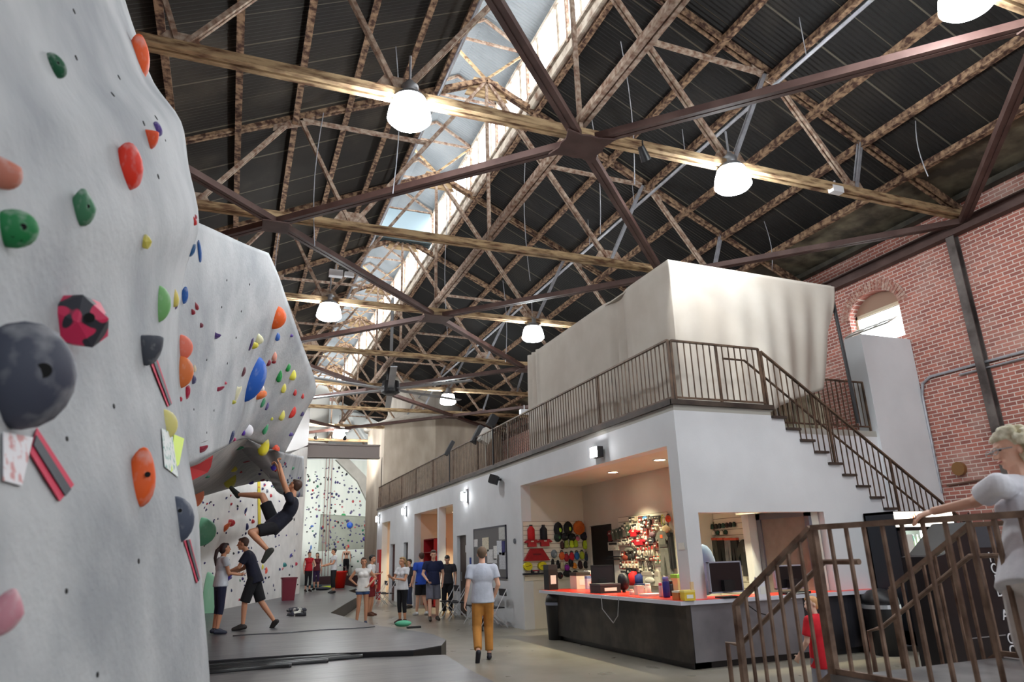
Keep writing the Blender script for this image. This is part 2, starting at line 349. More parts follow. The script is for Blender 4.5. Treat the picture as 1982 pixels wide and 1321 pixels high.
# ridge monitor
cream=mat('weathered cream steel',S(196,186,170),.7,c2=S(120,92,74),scale=4,lo=.45,hi=.7)
glassm=mat('clerestory daylight',(1,1,1),.3,emit=(.95,.98,1),es=3.2)
for s,sd in ((1,'on the brick wall side'),(-1,'on the climbing wall side')):
    x=CX+s*1.15
    t=thing('clerestory',f'long clerestory of bright panes along the ridge {sd}','clerestory',(x,Y0,12.1),0,'ridge clerestories')
    m=MB(); m.box((x-.05,Y0,11.98),(x+.05,Y1,12.2)); m.box((x-.08,Y0,12.28),(x+.06,Y1,12.36)); m.build('sill_beam',cream,t)
    MB().box((x-.06,Y0,MZ-.1),(x+.06,Y1,MZ)).build('head_beam',cream,t)
    y=Y0+.1; i=0
    while y<Y1-1:
        MB().box((x-.008,y+.03,12.37),(x+.008,y+.98,MZ-.12)).build('pane',glassm,t)
        MB().box((x-.03,y+.99,12.3),(x+.03,y+1.09,MZ-.06)).build('mullion',cream,t)
        y+=1.1175; i+=1
k=0
yy=TY[0]
while yy<Y1:
    on=(k%2==0)
    t=thing('monitor_truss','rusty cross frame inside the ridge monitor '+('above a roof truss' if on else 'between two roof trusses'),'frame',(CX,yy,12.2),0,'monitor frames over trusses' if on else 'monitor frames between trusses')
    for s in (-1,1):
        MB().beam((CX+s*1.1,yy,12.2),(CX+s*1.1,yy,MZ),.07,.07).build('upright',rust,t)
        MB().beam((CX+s*1.12,yy,MZ-.05),(CX,yy,14.38),.07,.06).build('rafter',rust,t)
        if on: MB().beam((CX,yy,AP+.05),(CX+s*1.05,yy,MZ-.12),.07,.05).build('strut',rusty2,t)
    MB().beam((CX-1.1,yy,MZ-.08),(CX+1.1,yy,MZ-.08),.06,.05).build('cross_tie',rust,t)
    yy+=2.235; k+=1
# equipment box inside the monitor
t=thing('exhaust_louver','bluish metal exhaust box set across the ridge monitor','exhaust',(CX,21.5,12.3))
MB().box((CX-1.0,22.0,12.45),(CX+1.0,22.6,13.6)).build('casing',mat('bluish sheet metal',S(170,190,200),.35,.5),t)
m=MB()
for i in range(5): m.box((CX-1.0,21.75+i*.14,12.3),(CX+1.0,21.8+i*.14,12.42))
m.build('grille',mat('dark grey metal',S(60,70,72),.5,.4),t)
# service pipes hung from the roof
for x,z,l in ((8.75,9.85,'pale sprinkler pipe slung under the roof on the brick wall side'),(3.55,11.6,'pale conduit beside the ridge monitor on the climbing wall side')):
    tag(MB().tube((x,Y0,z),(x,Y1,z),.035,8).build('overhead_pipe',galv),l,'pipe')
for i,y in enumerate((5.2,7.4,11,13.2,15.6)):
    tag(MB().tube((8.75,y,9.88),(8.75,y,zroof(8.75)-.05),.009,6).build('hanger_rod',galv),'thin rod holding the sprinkler pipe','rod','sprinkler pipe rods')
hr=[(1.1,13.0,10.7,7.6),(2.2,11.0,11.1,7.9),(.6,17.4,10.5,8.1),(6.6,9.9,11.6,8.3),(6.4,14.5,11.7,8.1),(7.0,12,11.4,8.3),(5.6,19,12,8),(8.2,21,10.9,7.9),(11.5,7.6,9.3,8.1),(11.6,11.9,9.3,8.0)]
for i,(x,y,a,b) in enumerate(hr):
    pts=[(x+.1*math.sin(k*.5)*(1 if i%2 else -1),y,a+(b-a)*k/6) for k in range(7)]
    tag(MB().path(pts,.01,6).build('hanging_cable',galv),'thin pale cable hanging from the roof steel','cable','thin hanging cables')
# pendant lamps
shade=mat('lit prismatic shade',(1,1,1),.4,emit=(.93,.97,1),es=78)
grey=mat('grey metal',S(150,152,155),.4,.5)
def pendant():
    t=thing('pendant_lamp','x','pendant lamp',(0,0,0),0,'bell shaped pendant lamps')
    MB().lathe([(.05,.05),(.17,.03),(.25,-.07),(.3,-.22),(.325,-.36),(.27,-.42),(.1,-.45)],(0,0,0),24).build('lamp_shade',shade,t,True)
    MB().lathe([(.06,.055),(.19,.04),(.235,-.02),(.25,-.05),(.24,-.05),(.2,0)],(0,0,0),24).build('light_shield',grey,t,True)  # added opaque ring that blocks upward light from the truss chord
    MB().lathe([(.09,.04),(.13,.06),(.13,.2),(.08,.24),(.05,.3)],(0,0,0),16).build('ballast',grey,t,True)
    MB().tube((0,0,.3),(0,0,.75),.02,8).build('stem',galv,t)
    return t
P0=pendant(); PK=kids(P0)
lamps=[(793,190,8.6,'hanging from the nearest truss over the climbers side'),(1414,325,8.6,'hanging from the nearest truss, on the brick wall side'),(1862,-40,4.2,'partly cut off by the top of the picture'),(638,588,17.59,'above the overhang of the climbing wall'),
 (1031,632,17.59,'beside the white draped box'),(867,763,26.5,'in front of the concrete silo'),(657,832,36,'over the far climbing tower')]
for i,(px,py,y,l) in enumerate(lamps):
    p=hit(px,py,'y',y)
    if i==0: P0.location=p; P0['label']='glowing bell pendant lamp '+l; WORLD[P0]=Matrix.Translation(p)
    else: dup(P0,Matrix.Translation(p),'glowing bell pendant lamp '+l,_k=PK)
for x,y,l in ((7.65,-.3,'added unseen behind the camera on the brick side'),(7.65,-4.6,'added unseen at the open end on the brick side'),(1.95,26.5,'beyond the overhang')):  # out of view; the brick side pendants are added to light the hall
    dup(P0,Matrix.Translation((x,y,7.95)),'glowing bell pendant lamp '+l,_k=PK)
# ceiling fan
fp=Vector((5.05,24.6,7.6))
t=thing('ceiling_fan','huge grey six bladed ceiling fan with black hub','ceiling fan',fp)
MB().lathe([(.12,.9),(.16,.6),(.16,.35),(.3,.3),(.34,.1),(.34,-.12),(.2,-.2)],fp,20).build('hub',dark,t)
MB().tube(fp+Vector((0,0,.8)),fp+Vector((0,0,3.6)),.06,10).build('down_rod',grey,t)
for k in range(6):
    a=PI*k/3+.35; d=Vector((math.cos(a),math.sin(a),0)); MB().beam(fp+d*.25,fp+d*3.2,.22,.035).build('blade',grey,t)
# small white boxes up in the trusses
for px,py,y,s_,l in ((1618,368,8.6,.22,'white junction box on the nearest truss by the brick wall'),(650,530,15.5,.26,'white speaker box clamped under a cross brace'),(676,532,15.6,.18,'small white sensor box next to the speaker box'),(1015,798,24,.3,'white box hung beyond the draped box')):
    p=hit(px,py,'y',y); m=MB(); m.box(p-Vector((s_*.6,s_*.3,s_*.3)),p+Vector((s_*.6,s_*.3,s_*.3))); m.tube(p+Vector((0,0,s_*.3)),p+Vector((0,0,s_*.9)),.02,6)
    tag(m.build('junction_box',white),l,'box')

def spot(name,label,p,q,energy,angle,blend,col=(1,.98,.93),r=.09):
    p=Vector(p);q=Vector(q);d=(q-p).normalized(); t=thing(name,label,'spotlight',p)
    MB().tube(p-d*.25,p,r*.6,14,r).build('housing',dark,t); MB().tube(p-d*.02,p-d*.012,r*.9,14).build('lens',mat('spot lens',(1,1,1),.3,emit=(.9,.95,1),es=40),t)
    MB().path([p-d*.12,p-d*.12+Vector((0,0,.25))],.015,6).build('bracket',dark,t)
    l=bpy.data.lights.new('spot_bulb','SPOT'); l.energy=energy; l.color=col; l.spot_size=math.radians(angle); l.spot_blend=blend; l.shadow_soft_size=.05
    o=bpy.data.objects.new('spot_bulb',l); COL.objects.link(o); o.parent=t; o.location=d*.02; o.rotation_euler=d.to_track_quat('-Z','Y').to_euler()
spot('truss_spotlight','black spotlight under the nearest truss aimed at the drape',(5.95,8.5,7.85),(8.0,9.72,4.95),170,27,.1)
spot('girder_floodlight','bright flood light on the girder aimed at the far climbing wall',(4.75,33.7,7.25),(5.9,46,3.5),1500,80,.5)
spot('girder_floodlight','added second flood light on the girder, brightening the upper far wall',(3.4,33.7,7.25),(4.6,47,8.5),1500,80,.5)  # extra lamp added to brighten the upper far wall
# ================================================================ white shop building with mezzanine
BX,BY,SZ,SOF=6.4,9.08,3.87,3.22
beige=mat('warm white paint',S(206,200,186),.8,c2=S(214,209,198),scale=1)
BX2=13.0
YE=33.5
# south face (toward the camera) with the counter opening and the stepped stair top
st_x0,st_n,run,rise=8.35,17,.272,.19
def face_y(y0,y1,x1=13.3):
    m=MB()
    ox0,ox1,oz=6.66,9.166,2.16
    m.box((BX,y0,0),(ox0,y1,SZ-.12))
    m.box((ox0,y0,0),(ox1,y1,.86)); m.box((ox0,y0,oz),(ox1,y1,2.9)); m.box((ox0,y0,2.9),(st_x0,y1,SZ-.12))
    for i in range(st_n):
        a=st_x0+run*i; b=min(a+run,x1); z=SZ-rise*(i+1)+.02
        if a>=x1: break
        m.box((a,y0,2.9 if b<=ox1+.01 and z>2.9 else 0),(b,y1,z)) if z>.05 else None
    return m
struct(face_y(BY,BY+.22).build('wall_front',white),'white painted wall of the shop under the steel stair')
# west face (toward the climbing walls)
m=MB()
def W(y0,y1,z0,z1,x0=BX,x1=BX+.25): m.box((x0,y0,z0),(x1,y1,z1))
W(BY+.22,YE,SOF,SZ-.12); W(BY+.22,9.36,0,SOF)
segs=[(15.6,19.9),(20.8,21.2),(22.85,23.0),(26.2,27.2),(27.9,29.5),(30.4,30.6),(32.3,YE)]
for a,b in segs: W(a,b,0,SOF)
W(19.9,20.8,2.24,SOF); W(27.2,27.9,2.24,SOF); W(29.5,30.4,2.24,SOF)
struct(m.build('wall_west',white),'long white wall of the shop and locker bays')
# slab, shop ceiling, floor edge
struct(MB().box((BX,BY,SZ-.12),(st_x0,YE,SZ)).build('floor.001',mat('grey slab edge',S(170,168,160),.7)),'mezzanine floor slab')
struct(MB().box((st_x0,10.5,SZ-.12),(WR-.02,YE,SZ)).build('floor.002',mat('grey slab edge',(1,1,1))),'mezzanine floor slab beside the stair')
struct(MB().box((BX+.25,BY+.22,SOF),(9.4,15.6,SOF+.06)).build('ceiling.004',beige),'shop ceiling')
struct(MB().box((BX+.25,20.9,SOF),(9.0,YE,SOF+.06)).build('ceiling.005',beige),'locker bay ceiling')
SX,SX2=8.05,9.0
struct(MB().box((BX+.25,15.6,0),(SX2+.2,15.75,SOF)).build('wall_shop_end',beige),'shop end wall carrying the slat board')
m=MB(); m.box((SX,11.95,0),(SX+.15,14.25,SOF)); m.box((SX,15.3,0),(SX+.15,15.6,SOF)); m.box((SX,14.25,2.24),(SX+.15,15.3,SOF))
m.box((SX,11.8,0),(SX2+.15,11.95,SOF)); m.box((SX2,10.45,0),(SX2+.15,11.8,SOF)); m.box((SX2,BY+.22,2.2),(SX2+.15,10.45,SOF)); m.box((SX2,BY+.22,0),(SX2+.15,9.2,2.2))
struct(m.build('wall_shop_back',beige),'shop back wall')
struct(MB().box((8.6,BY+.25,2.2),(8.63,10.6,SOF)).build('wall_shop_bulkhead',beige),'small bulkhead above the office door')
struct(MB().box((8.78,10.5,0),(9.0,10.68,SOF)).build('trim_4',white),'white pier beside the hanging trousers')
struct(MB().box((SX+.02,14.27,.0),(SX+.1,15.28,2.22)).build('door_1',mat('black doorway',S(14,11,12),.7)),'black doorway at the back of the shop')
dr=struct(MB().box((SX2-.03,9.3,.0),(SX2+.02,10.38,2.1)).build('door_2',mat('grey brown door',S(138,124,120),.6,c2=S(128,114,110),scale=6)),'grey brown office door behind the counter')
m=MB(); 
for a,b in (((SX2-.06,9.2,0),(SX2,9.3,2.2)),((SX2-.06,10.38,0),(SX2,10.48,2.2)),((SX2-.06,9.2,2.1),(SX2,10.48,2.2))): m.box(a,b)
m.build('door_frame',mat('grey door frame',S(110,110,122),.5),dr)
# locker bays recess
m=MB(); m.box((8.9,20.9,0),(9.0,YE,SOF)); m.box((BX+.25,20.85,0),(9.0,20.95,SOF)); m.box((BX+.25,26.2,0),(9.0,26.3,SOF)); m.box((BX+.25,30.45,0),(9.0,30.6,SOF)); m.box((BX+.25,32.3,0),(9.0,32.45,SOF)); m.box((7.9,22.85,0),(9.0,23.0,SOF))
struct(m.build('wall_bays',mat('warm bay wall',S(222,200,178),.8)),'warm lit inner walls of the locker bays')
redm=mat('red enamel',S(170,18,28),.45); redm2=mat('dark red enamel',S(128,14,24),.5)
def locker(x0,y0,x1,y1,z1,label):
    t=thing('red_cubby_shelf',label,'shelf',(x0,y0,0)); 
    m=MB(); m.box((x0,y0,0),(x1,y0+.03,z1)); m.box((x0,y1-.03,0),(x1,y1,z1)); m.box((x1-.03,y0,0),(x1,y1,z1)); m.build('side_panel',redm,t)
    n=5
    for i in range(n+1): MB().box((x0,y0,z1*i/n-(.03 if i else 0)),(x1,y1,z1*i/n+(0 if i else .03))).build('shelf_board',redm2,t)
locker(6.7,20.98,7.15,21.9,2.28,'tall red cubby shelf inside the bay next to the brown door')
locker(6.75,24.7,7.2,26.15,2.3,'tall red cubby shelf deep in the second bay')
for i,(y0,y1,c,l) in enumerate(((19.92,20.78,S(66,50,40),'dark brown door by the notice board'),(27.22,27.88,S(36,28,28),'nearly black door in the white wall'),(29.52,30.38,S(70,30,26),'dark red brown door far along the white wall'))):
    d=struct(MB().box((BX+.1,y0,0),(BX+.15,y1,2.22)).build(f'door_{i+3}',mat('door paint %d'%i,c,.5)),l)
    MB().box((BX+.06,y1-.16,.95),(BX+.1,y1-.08,1.2)).build('door_handle',grey,d)
    if i==0: MB().box((BX+.085,y0+.2,1.75),(BX+.1,y0+.32,1.95)).build('door_sign',white,d)
# recessed lights, bay lights
def downlight(x,y,z,label,s=14):
    t=thing('recessed_light',label,'ceiling light',(x,y,z)); MB().lathe([(.1,-.012),(.1,0)],(x,y,z),20).build('lens',mat('warm lens',(1,.9,.7),.4,emit=(1,.86,.6),es=s),t)
    MB().lathe([(.1,-.014),(.13,-.014),(.13,0),(.1,0)],(x,y,z),20,cap=False).build('rim',white,t)
    l=bpy.data.lights.new('recessed_bulb','SPOT'); l.energy=260; l.color=(1,.92,.62); l.spot_size=1.7; l.spot_blend=.8; l.shadow_soft_size=.06
    lo=bpy.data.objects.new('recessed_bulb',l); COL.objects.link(lo); lo.location=(0,0,-.05); lo.parent=t
downlight(7.32,12.73,SOF,'recessed warm light in the shop ceiling, over the gear boards')
downlight(7.23,10.84,SOF,'recessed warm light in the shop ceiling, next to the white pillar')
downlight(8.3,9.9,SOF-.3 if 0 else SOF,'recessed warm light above the hanging trousers')
downlight(7.6,24.9,SOF,'recessed warm light in the second locker bay'); downlight(7.6,31.4,SOF,'recessed warm light in the last bay')
downlight(7.5,22,SOF,'recessed warm light in the first locker bay')
# mezzanine edge channel
edge=mat('dark edge steel',S(78,68,60),.5,.4,c2=S(50,42,38),scale=3)
struct(MB().box((BX-.05,BY-.03,SZ-.03),(BX,YE,SZ+.06)).build('trim_5',edge),'steel edge of the mezzanine')
struct(MB().box((BX-.05,BY-.05,SZ-.03),(st_x0+.05,BY,SZ+.05)).build('trim_6',edge),'steel edge of the stair head')
# -------- railing builder
def rail(name,label,P,Q,h,spacing,post_every,zbot=.1,stuff_after=None,rmat=railm,w=.03,bw=.016,cat='railing',handrail=None,group=None):
    "P,Q: base line points (floor level of the top surface); vertical bars"
    P=Vector(P);Q=Vector(Q); d=Q-P; L=Vector((d.x,d.y,0)).length; U=Vector((0,0,1))
    t=thing(name,label,cat,P,0,group)
    MB().beam(P+U*h,Q+U*h,w*1.7,w).build('top_rail',rmat,t)
    MB().beam(P+U*zbot,Q+U*zbot,w,w).build('bottom_rail',rmat,t)
    n=max(1,round(L/post_every))
    for i in range(n+1):
        b=P+d*(i/n); MB().box((b.x-w*.6,b.y-w*.6,b.z-.02),(b.x+w*.6,b.y+w*.6,b.z+h)).build('post',rmat,t)
    k=max(2,round(L/spacing)); base=None; many=MB()
    for i in range(1,k):
        b=P+d*(i/k)
        m=MB().box((b.x-bw/2,b.y-bw/2,b.z+zbot),(b.x+bw/2,b.y+bw/2,b.z+h))
        if stuff_after and i>stuff_after: many.add(m.v,m.f)
        else: m.build('baluster',rmat,t)
    if many.v: o=many.build('baluster_run',rmat,t); o['kind']='stuff'
    if handrail:
        m=MB(); m.path([p for p in handrail],.02,8); m.build('handrail',rmat,t)
    return t
RH=1.06
rail('mezzanine_railing','long brown steel railing along the mezzanine edge above the white wall',(BX+.04,BY+.04,SZ),(BX+.04,YE,SZ),RH,.125,2.4,stuff_after=100)
rail('mezzanine_railing','short steel railing across the stair head below the draped box',(BX+.1,BY+.04,SZ),(st_x0-.05,BY+.04,SZ),RH,.125,.95)
sl=rise/run; L=5.2
hr=[(st_x0-.75,BY+.13,SZ+.86),(st_x0-.3,BY+.13,SZ+.86),(st_x0+L-.1,BY+.13,SZ+.86-sl*(L-.1)-.22)]
rail('stair_railing','sloping steel railing of the stair running down the white wall',(st_x0,BY+.04,SZ-.1),(st_x0+L,BY+.04,SZ-.1-sl*L),RH+.06,.125,1.3,zbot=-.02,handrail=hr)
rail('inner_railing','inner steel railing on the far side of the stair well, below the drape',(7.9,10.56,SZ),(12.3,10.56,SZ),RH,.125,1.5,handrail=[(7.95,10.42,SZ+.86),(8.4,10.42,SZ+.86),(11.0,10.42,SZ+.86-sl*2.4)])
# steps
t=thing('stair','steel edged stair climbing to the mezzanine along the white wall','stair',(st_x0,BY,0))
MB().prism([(st_x0,BY+.22,SZ-.25),(st_x0+5.2,BY+.22,SZ-.25-sl*5.2),(st_x0+5.2,BY+.22,SZ-.45-sl*5.2),(st_x0,BY+.22,SZ-.45)],0,(0,.06,0)).build('stringer',edge,t)
for i in range(19):
    a=st_x0+run*i; z=SZ-rise*(i+1)
    MB().box((a,BY-.05,z+.02),(a+run+.03,10.42,z+.06)).build('tread',edge,t)
struct(MB().box((9.2,10.5,0),(12.38,10.6,SZ-.12)).build('wall_stair_back',white),'white wall along the far side of the stair')
# tall white wall behind the stair
struct(MB().box((12.38,10.44,0),(13.88,10.9,6.0)).build('wall_stair',white),'tall white wall rising behind the stair')
struct(MB().prism([(10.9,12.2,SZ),(12.38,12.2,SZ),(12.38,12.2,5.75),(10.9,12.2,5.2)],0,(0,.15,0)).build('wall_upper',white),'lower white wall beyond the tall one on the mezzanine')
# draped box
cloth=mat('off white drape',S(186,180,170),.9,c2=S(176,168,157),scale=1.5)
DX,DY,DT=7.05,9.72,6.72
t=thing('draped_box','big off white draped enclosure standing on the mezzanine above the shop','drape',(DX,DY,SZ))
def sheetgrid(fn,nu,nv):
    m=MB(); m.add([fn(i/nu,j/nv) for j in range(nv+1) for i in range(nu+1)],[(j*(nu+1)+i,j*(nu+1)+i+1,(j+1)*(nu+1)+i+1,(j+1)*(nu+1)+i) for j in range(nv) for i in range(nu)]); return m
XR=11.05
def frontc(u,v):
    x=DX+(XR-DX)*u; hem=SZ+.05 if u<.45 else SZ+.05+.75*((u-.45)/.55)**.8 
    if u>.88: hem+= .55*((u-.88)/.12)**2
    z=DT-.06*u-(DT-.06*u-hem)*v
    y=DY+.07*math.sin(u*46+v*1.5)*v*(.3+.7*u)+.12*math.sin(u*9)*v+.35*v*v*(u**2)
    if u>.93: x-=.5*(u-.93)/.07*v*v
    return (x,y,z)
def sidec(u,v):
    y=DY+(16.3-DY)*u; a=math.exp(-((u-.3)/.05)**2)
    x=DX+.04*math.sin(u*55+v*2)*v*.7+a*(.2*math.sin(u*120)*v+.12)+.05*math.sin(u*11)*v
    if u>.9: x+=.05*math.sin(u*150)
    return (x,y,DT-(DT-SZ-.02)*v-.1*math.sin(PI*min(1,u/.3))*(1-v)*0)
a=sheetgrid(frontc,110,34).build('front_drape',cloth,t,True); b=sheetgrid(sidec,140,24).build('side_drape',cloth,t,True)
for o in (a,b): md=o.modifiers.new('cloth thickness','SOLIDIFY'); md.thickness=.008
MB().box((DX+.02,DY+.03,DT-.06),(XR-.05,16.25,DT-.03)).build('top_cover',cloth,t)
m=MB()
for p,q in (((DX+.3,DY+.3,SZ),(DX+.3,DY+.3,DT-.06)),((XR,DY+.1,DT),(XR+.1,DY+.1,SZ)),((XR,16.2,DT),(XR,16.2,SZ)),((DX+.3,16.0,DT-.06),(DX+.3,16.0,SZ))): MB().tube(p,q,.035,8).build('frame_pipe',dark,t)
# furniture behind the inner railing
t=thing('folding_screen','low wooden screen with pale panels behind the inner railing','screen',(8.6,10.9,SZ))
for i in range(8): MB().box((8.2+i*.42,10.95,SZ+.05),(8.55+i*.42,11.0,SZ+.85)).build('panel',mat('cream board',S(190,184,160),.8,c2=S(120,110,84),scale=3,lo=.5,hi=.7),t)
# floodlight, speaker, sconces on the white wall
p=Vector((BX,11.48,3.42))
t=thing('flood_light','blazing square flood light on the white fascia above the shop opening','flood light',p)
MB().box((p.x-.18,p.y-.13,p.z-.1),(p.x-.05,p.y+.13,p.z+.1)).build('housing',dark,t)
MB().box((p.x-.195,p.y-.12,p.z-.09),(p.x-.18,p.y+.12,p.z+.09)).build('lens',mat('flood lens',(1,1,1),.4,emit=(1,1,1),es=170),t)
MB().beam((p.x-.06,p.y,p.z),(p.x,p.y,p.z+.1),.03,.03).build('bracket',dark,t)
p=Vector((BX,16.9,3.5))
t=thing('wall_speaker','black loudspeaker angled out from the white fascia','speaker',p)
r=Matrix.Rotation(-.5,3,'Z')@Matrix.Rotation(.3,3,'Y')
m=MB(); m.obox(p+Vector((-.2,0,0)),(.2,.34,.22),r); m.build('cabinet',dark,t)
m=MB(); m.obox(p+Vector((-.2,0,0))+r@Vector((-.105,0,0)),(.01,.3,.18),r); m.build('grille',mat('speaker cloth',S(50,50,55),.8),t)
MB().beam(p+Vector((-.12,0,0)),p,.05,.05).build('bracket',dark,t)
for y,z,l in ((19.8,3.33,'bright wall light above the notice board wall'),(27.6,3.42,'bright wall light above the nearly black door'),(33.0,3.43,'bright wall light at the far end of the white wall')):
    t=thing('wall_light',l,'wall light',(BX,y,z)); MB().lathe([(.02,-.13),(.04,-.1),(.04,.1),(.02,.13)],(BX-.14,y,z),12).build('tube_lamp',glow,t,True)
    MB().box((BX-.05,y-.16,z-.2),(BX,y-.06,z+.2)).build('back_plate',grey,t); MB().beam((BX-.14,y,z+.1),(BX-.02,y-.1,z+.12),.03,.03).build('arm',grey,t)
# notice board and papers
t=thing('notice_board','grey notice board on the white wall, papers pinned to it','notice board',(BX,17.8,1.1))
MB().box((BX-.03,16.62,1.1),(BX,19.1,2.34)).build('board',mat('grey felt',S(112,110,110),.95),t)
m=MB()
for a,b in (((16.6,1.08),(19.12,1.12)),((16.6,2.32),(19.12,2.36)),((16.6,1.08),(16.64,2.36)),((19.08,1.08),(19.12,2.36))): m.box((BX-.035,a[0],a[1]),(BX,b[0],b[1]))
m.build('frame',mat('dark board frame',S(70,70,80),.5),t)
paper=mat('paper',S(226,224,216),.8); 
for y,z,w_,h_,c,l in ((18.1,1.92,.52,.36,S(222,212,188),'cream sheet pinned high on the notice board'),(16.85,2.16,.42,.3,S(200,200,196),'photo print at the top corner of the notice board'),(17.05,1.82,.34,.34,S(214,220,228),'white flyer under the photo print'),(16.76,1.8,.2,.34,S(60,60,120),'narrow blue and red flyer beside the white flyer'),
  (17.75,1.62,.42,.34,S(225,225,225),'white sheet in the middle of the notice board'),(17.35,1.7,.26,.34,S(230,230,228),'small white sheet right under the flyer'),(16.85,1.5,.44,.4,S(205,206,212),'large pale sheet low at the edge of the notice board'),(17.4,1.5,.3,.12,S(220,220,220),'small card low on the notice board'),(18.9,1.98,.3,.2,S(228,228,228),'small card behind the head of the man in mustard trousers')):
    tag(MB().box((BX-.04,y-w_/2,z-h_/2),(BX-.031,y+w_/2,z+h_/2)).build('notice_sheet',mat('paper '+l[:14],c,.8,c2=tuple(k*.82 for k in c),scale=30,lo=.5,hi=.56)),l,'paper','papers on the notice board')
tag(MB().box((BX-.012,19.42,1.35),(BX,19.56,1.6)).build('wall_sign',mat('blue sign',S(40,70,150),.5)),'small blue sign between the brown door and the notice board','sign')
tag(MB().lathe([(.0,-.03),(.055,-.03),(.06,0)],(BX,16.05,1.95),16,'x').build('wall_phone',mat('grey phone',S(90,94,102),.5)),'grey round device on the wall by the shop corner','device')
tag(MB().box((BX-.01,9.14,1.62),(BX,9.3,1.72)).build('paper_notice',mat('paper',(1,1,1))),'small printed notice on the white pillar','notice')
# ---------------- counter
blackened=mat('blackened steel panel',S(36,32,31),.4,.2,c2=S(78,70,62),scale=2.2,det=10,lo=.42,hi=.7,bump=.1)
greypan=mat('grey steel panel',S(140,139,146),.35,.4,c2=S(100,100,108),scale=1.3,det=5,lo=.4,hi=.75)
redtop=mat('red laminate',S(214,50,32),.3)
cpy=8.86
t=thing('shop_counter','L shaped shop counter, red top with pale edge over dark steel panels','counter',(6.2,cpy,0))
C0,C1=6.04,9.97
MB().box((C0+.12,cpy+.07,.09),(C0+.2,13.35,.86)).build('side_panel',blackened,t)
MB().box((C0+.2,cpy+.06,.09),(8.3,cpy+.12,.86)).build('grey_front_panel',greypan,t)
MB().prism([(8.3,cpy+.06,.09),(9.2,cpy+.06,.09),(9.6,cpy+.14,.09),(9.8,cpy+.34,.09),(9.82,cpy+.45,.09),(8.3,cpy+.45,.09)],0,(0,0,.77)).build('black_front_panel',mat('black gloss panel',S(24,24,28),.3,c2=S(48,48,54),scale=1.5),t)
MB().box((C0+.22,cpy+.12,0),(9.7,cpy+.42,.09)).add(*(lambda q:(q.v,q.f))(MB().box((C0+.2,cpy+.12,0),(C0+.5,13.3,.09)))).build('plinth',dark,t)
def Lpoly(o,z): return [(C0+o,cpy+o,z),(C1-o,cpy+o,z),(C1-o-.15,cpy+.62-o,z),(7.0-o,cpy+.62-o,z),(7.0-o,13.9-o,z),(C0+o,13.9-o,z)]
MB().prism(Lpoly(0,.86),0,(0,0,.055)).build('pale_edge',mat('pale edge band',S(206,208,220),.4),t)
MB().prism(Lpoly(.03,.915),0,(0,0,.006)).build('countertop',redtop,t)
CT=.921
tag(MB().path([(C0-.01,11.2,.9),(C0-.03,11.15,.7),(C0-.02,11.0,.6),(C0-.03,10.8,.5),(C0-.02,10.65,.62),(C0-.01,10.6,.88)],.008,6).build('loose_cable',mat('pale cable',S(150,150,150),.5)),'thin cable dangling over the dark side of the counter','cable')
tag(MB().path([(7.15,cpy+.0,.93),(7.2,cpy-.03,.8),(7.35,cpy-.03,.7),(7.5,cpy-.02,.66)],.008,6).build('loose_cable',dark),'black cable hanging over the grey counter front','cable')

# ================================================================ climbing walls
cw=mat('textured climbing wall',S(150,154,158),.85,c2=S(182,185,187),scale=1.3,det=10,lo=.36,hi=.62,bump=.3,bscale=22)
cw2=mat('chalky climbing wall',S(228,227,224),.9,c2=S(242,241,238),scale=2,det=6,bump=.2,bscale=30)
cwg=mat('greenish far climbing wall',S(206,216,210),.9,c2=S(220,226,220),scale=.7,stretch=(3,3,.3))
def cr(p0,p1,p2,p3,t):
    return .5*((2*p1)+(-p0+p2)*t+(2*p0-5*p1+4*p2-p3)*t*t+(-p0+3*p1-3*p2+p3)*t*t*t)
def dense(L,k):
    out=[]
    for i in range(len(L)-1):
        a=L[max(i-1,0)];b=L[i];c=L[i+1];d=L[min(i+2,len(L)-1)]
        for j in range(k): out.append(cr(a,b,c,d,j/k))
    return out+[L[-1]]
SURF=[]   # (bvh) of the climbing surfaces
def shell(rows,k=5,back=(-.6,.15,0),floor=False):
    P=[[hit(px,py,'y',Y) for px,py,Y in r] for r in rows]
    if floor:
        for v in P[-1]: v.z=min(v.z,0)
    P=[dense(r,k) for r in P]; nc=len(P[0]); cols=[dense([r[c] for r in P],k) for c in range(nc)]; nr=len(cols[0])
    vs=[]
    for c in cols:
        for v in c:
            q=v.copy(); q+= Vector((1,0,0))*.015*noise.noise(v*.9); q.z=max(q.z,0); vs.append(q)
    fs=[(c*nr+r,(c+1)*nr+r,(c+1)*nr+r+1,c*nr+r+1) for c in range(nc-1) for r in range(nr-1)]
    SURF.append(BVHTree.FromPolygons(vs,fs))
    B=Vector(back); N=len(vs); m=MB(); allv=vs+[v+B for v in vs]
    ff=fs+[tuple(i+N for i in reversed(f)) for f in fs]
    rim=[c*nr for c in range(nc)]+[(nc-1)*nr+r for r in range(1,nr)]+[c*nr+nr-1 for c in range(nc-2,-1,-1)]+[r for r in range(nr-2,0,-1)]
    ff+=[(rim[i],rim[(i+1)%len(rim)],rim[(i+1)%len(rim)]+N,rim[i]+N) for i in range(len(rim))]
    m.add(allv,ff); return m
sil=[(-90,222),(0,242),(80,268),(160,297),(235,350),(320,366),(430,386),(520,360),(600,348),(700,343),(770,347),(900,366),(1000,386),(1100,392),(1200,398),(1330,406),(1480,414),(1750,425)]
frac=[0,.25,.5,.72,.88,.96,1]; dep=[1.75,2.1,2.6,3.2,4.0,4.7,5.5]
rowsA=[[(-200+(sx+200)*f,py,d) for f,d in zip(frac,dep)] for py,sx in sil]
wallA=tag(shell(rowsA,4,floor=True).build('climbing_wall',cw,None,True),'pale grey climbing wall right beside the camera with big coloured holds','climbing wall')
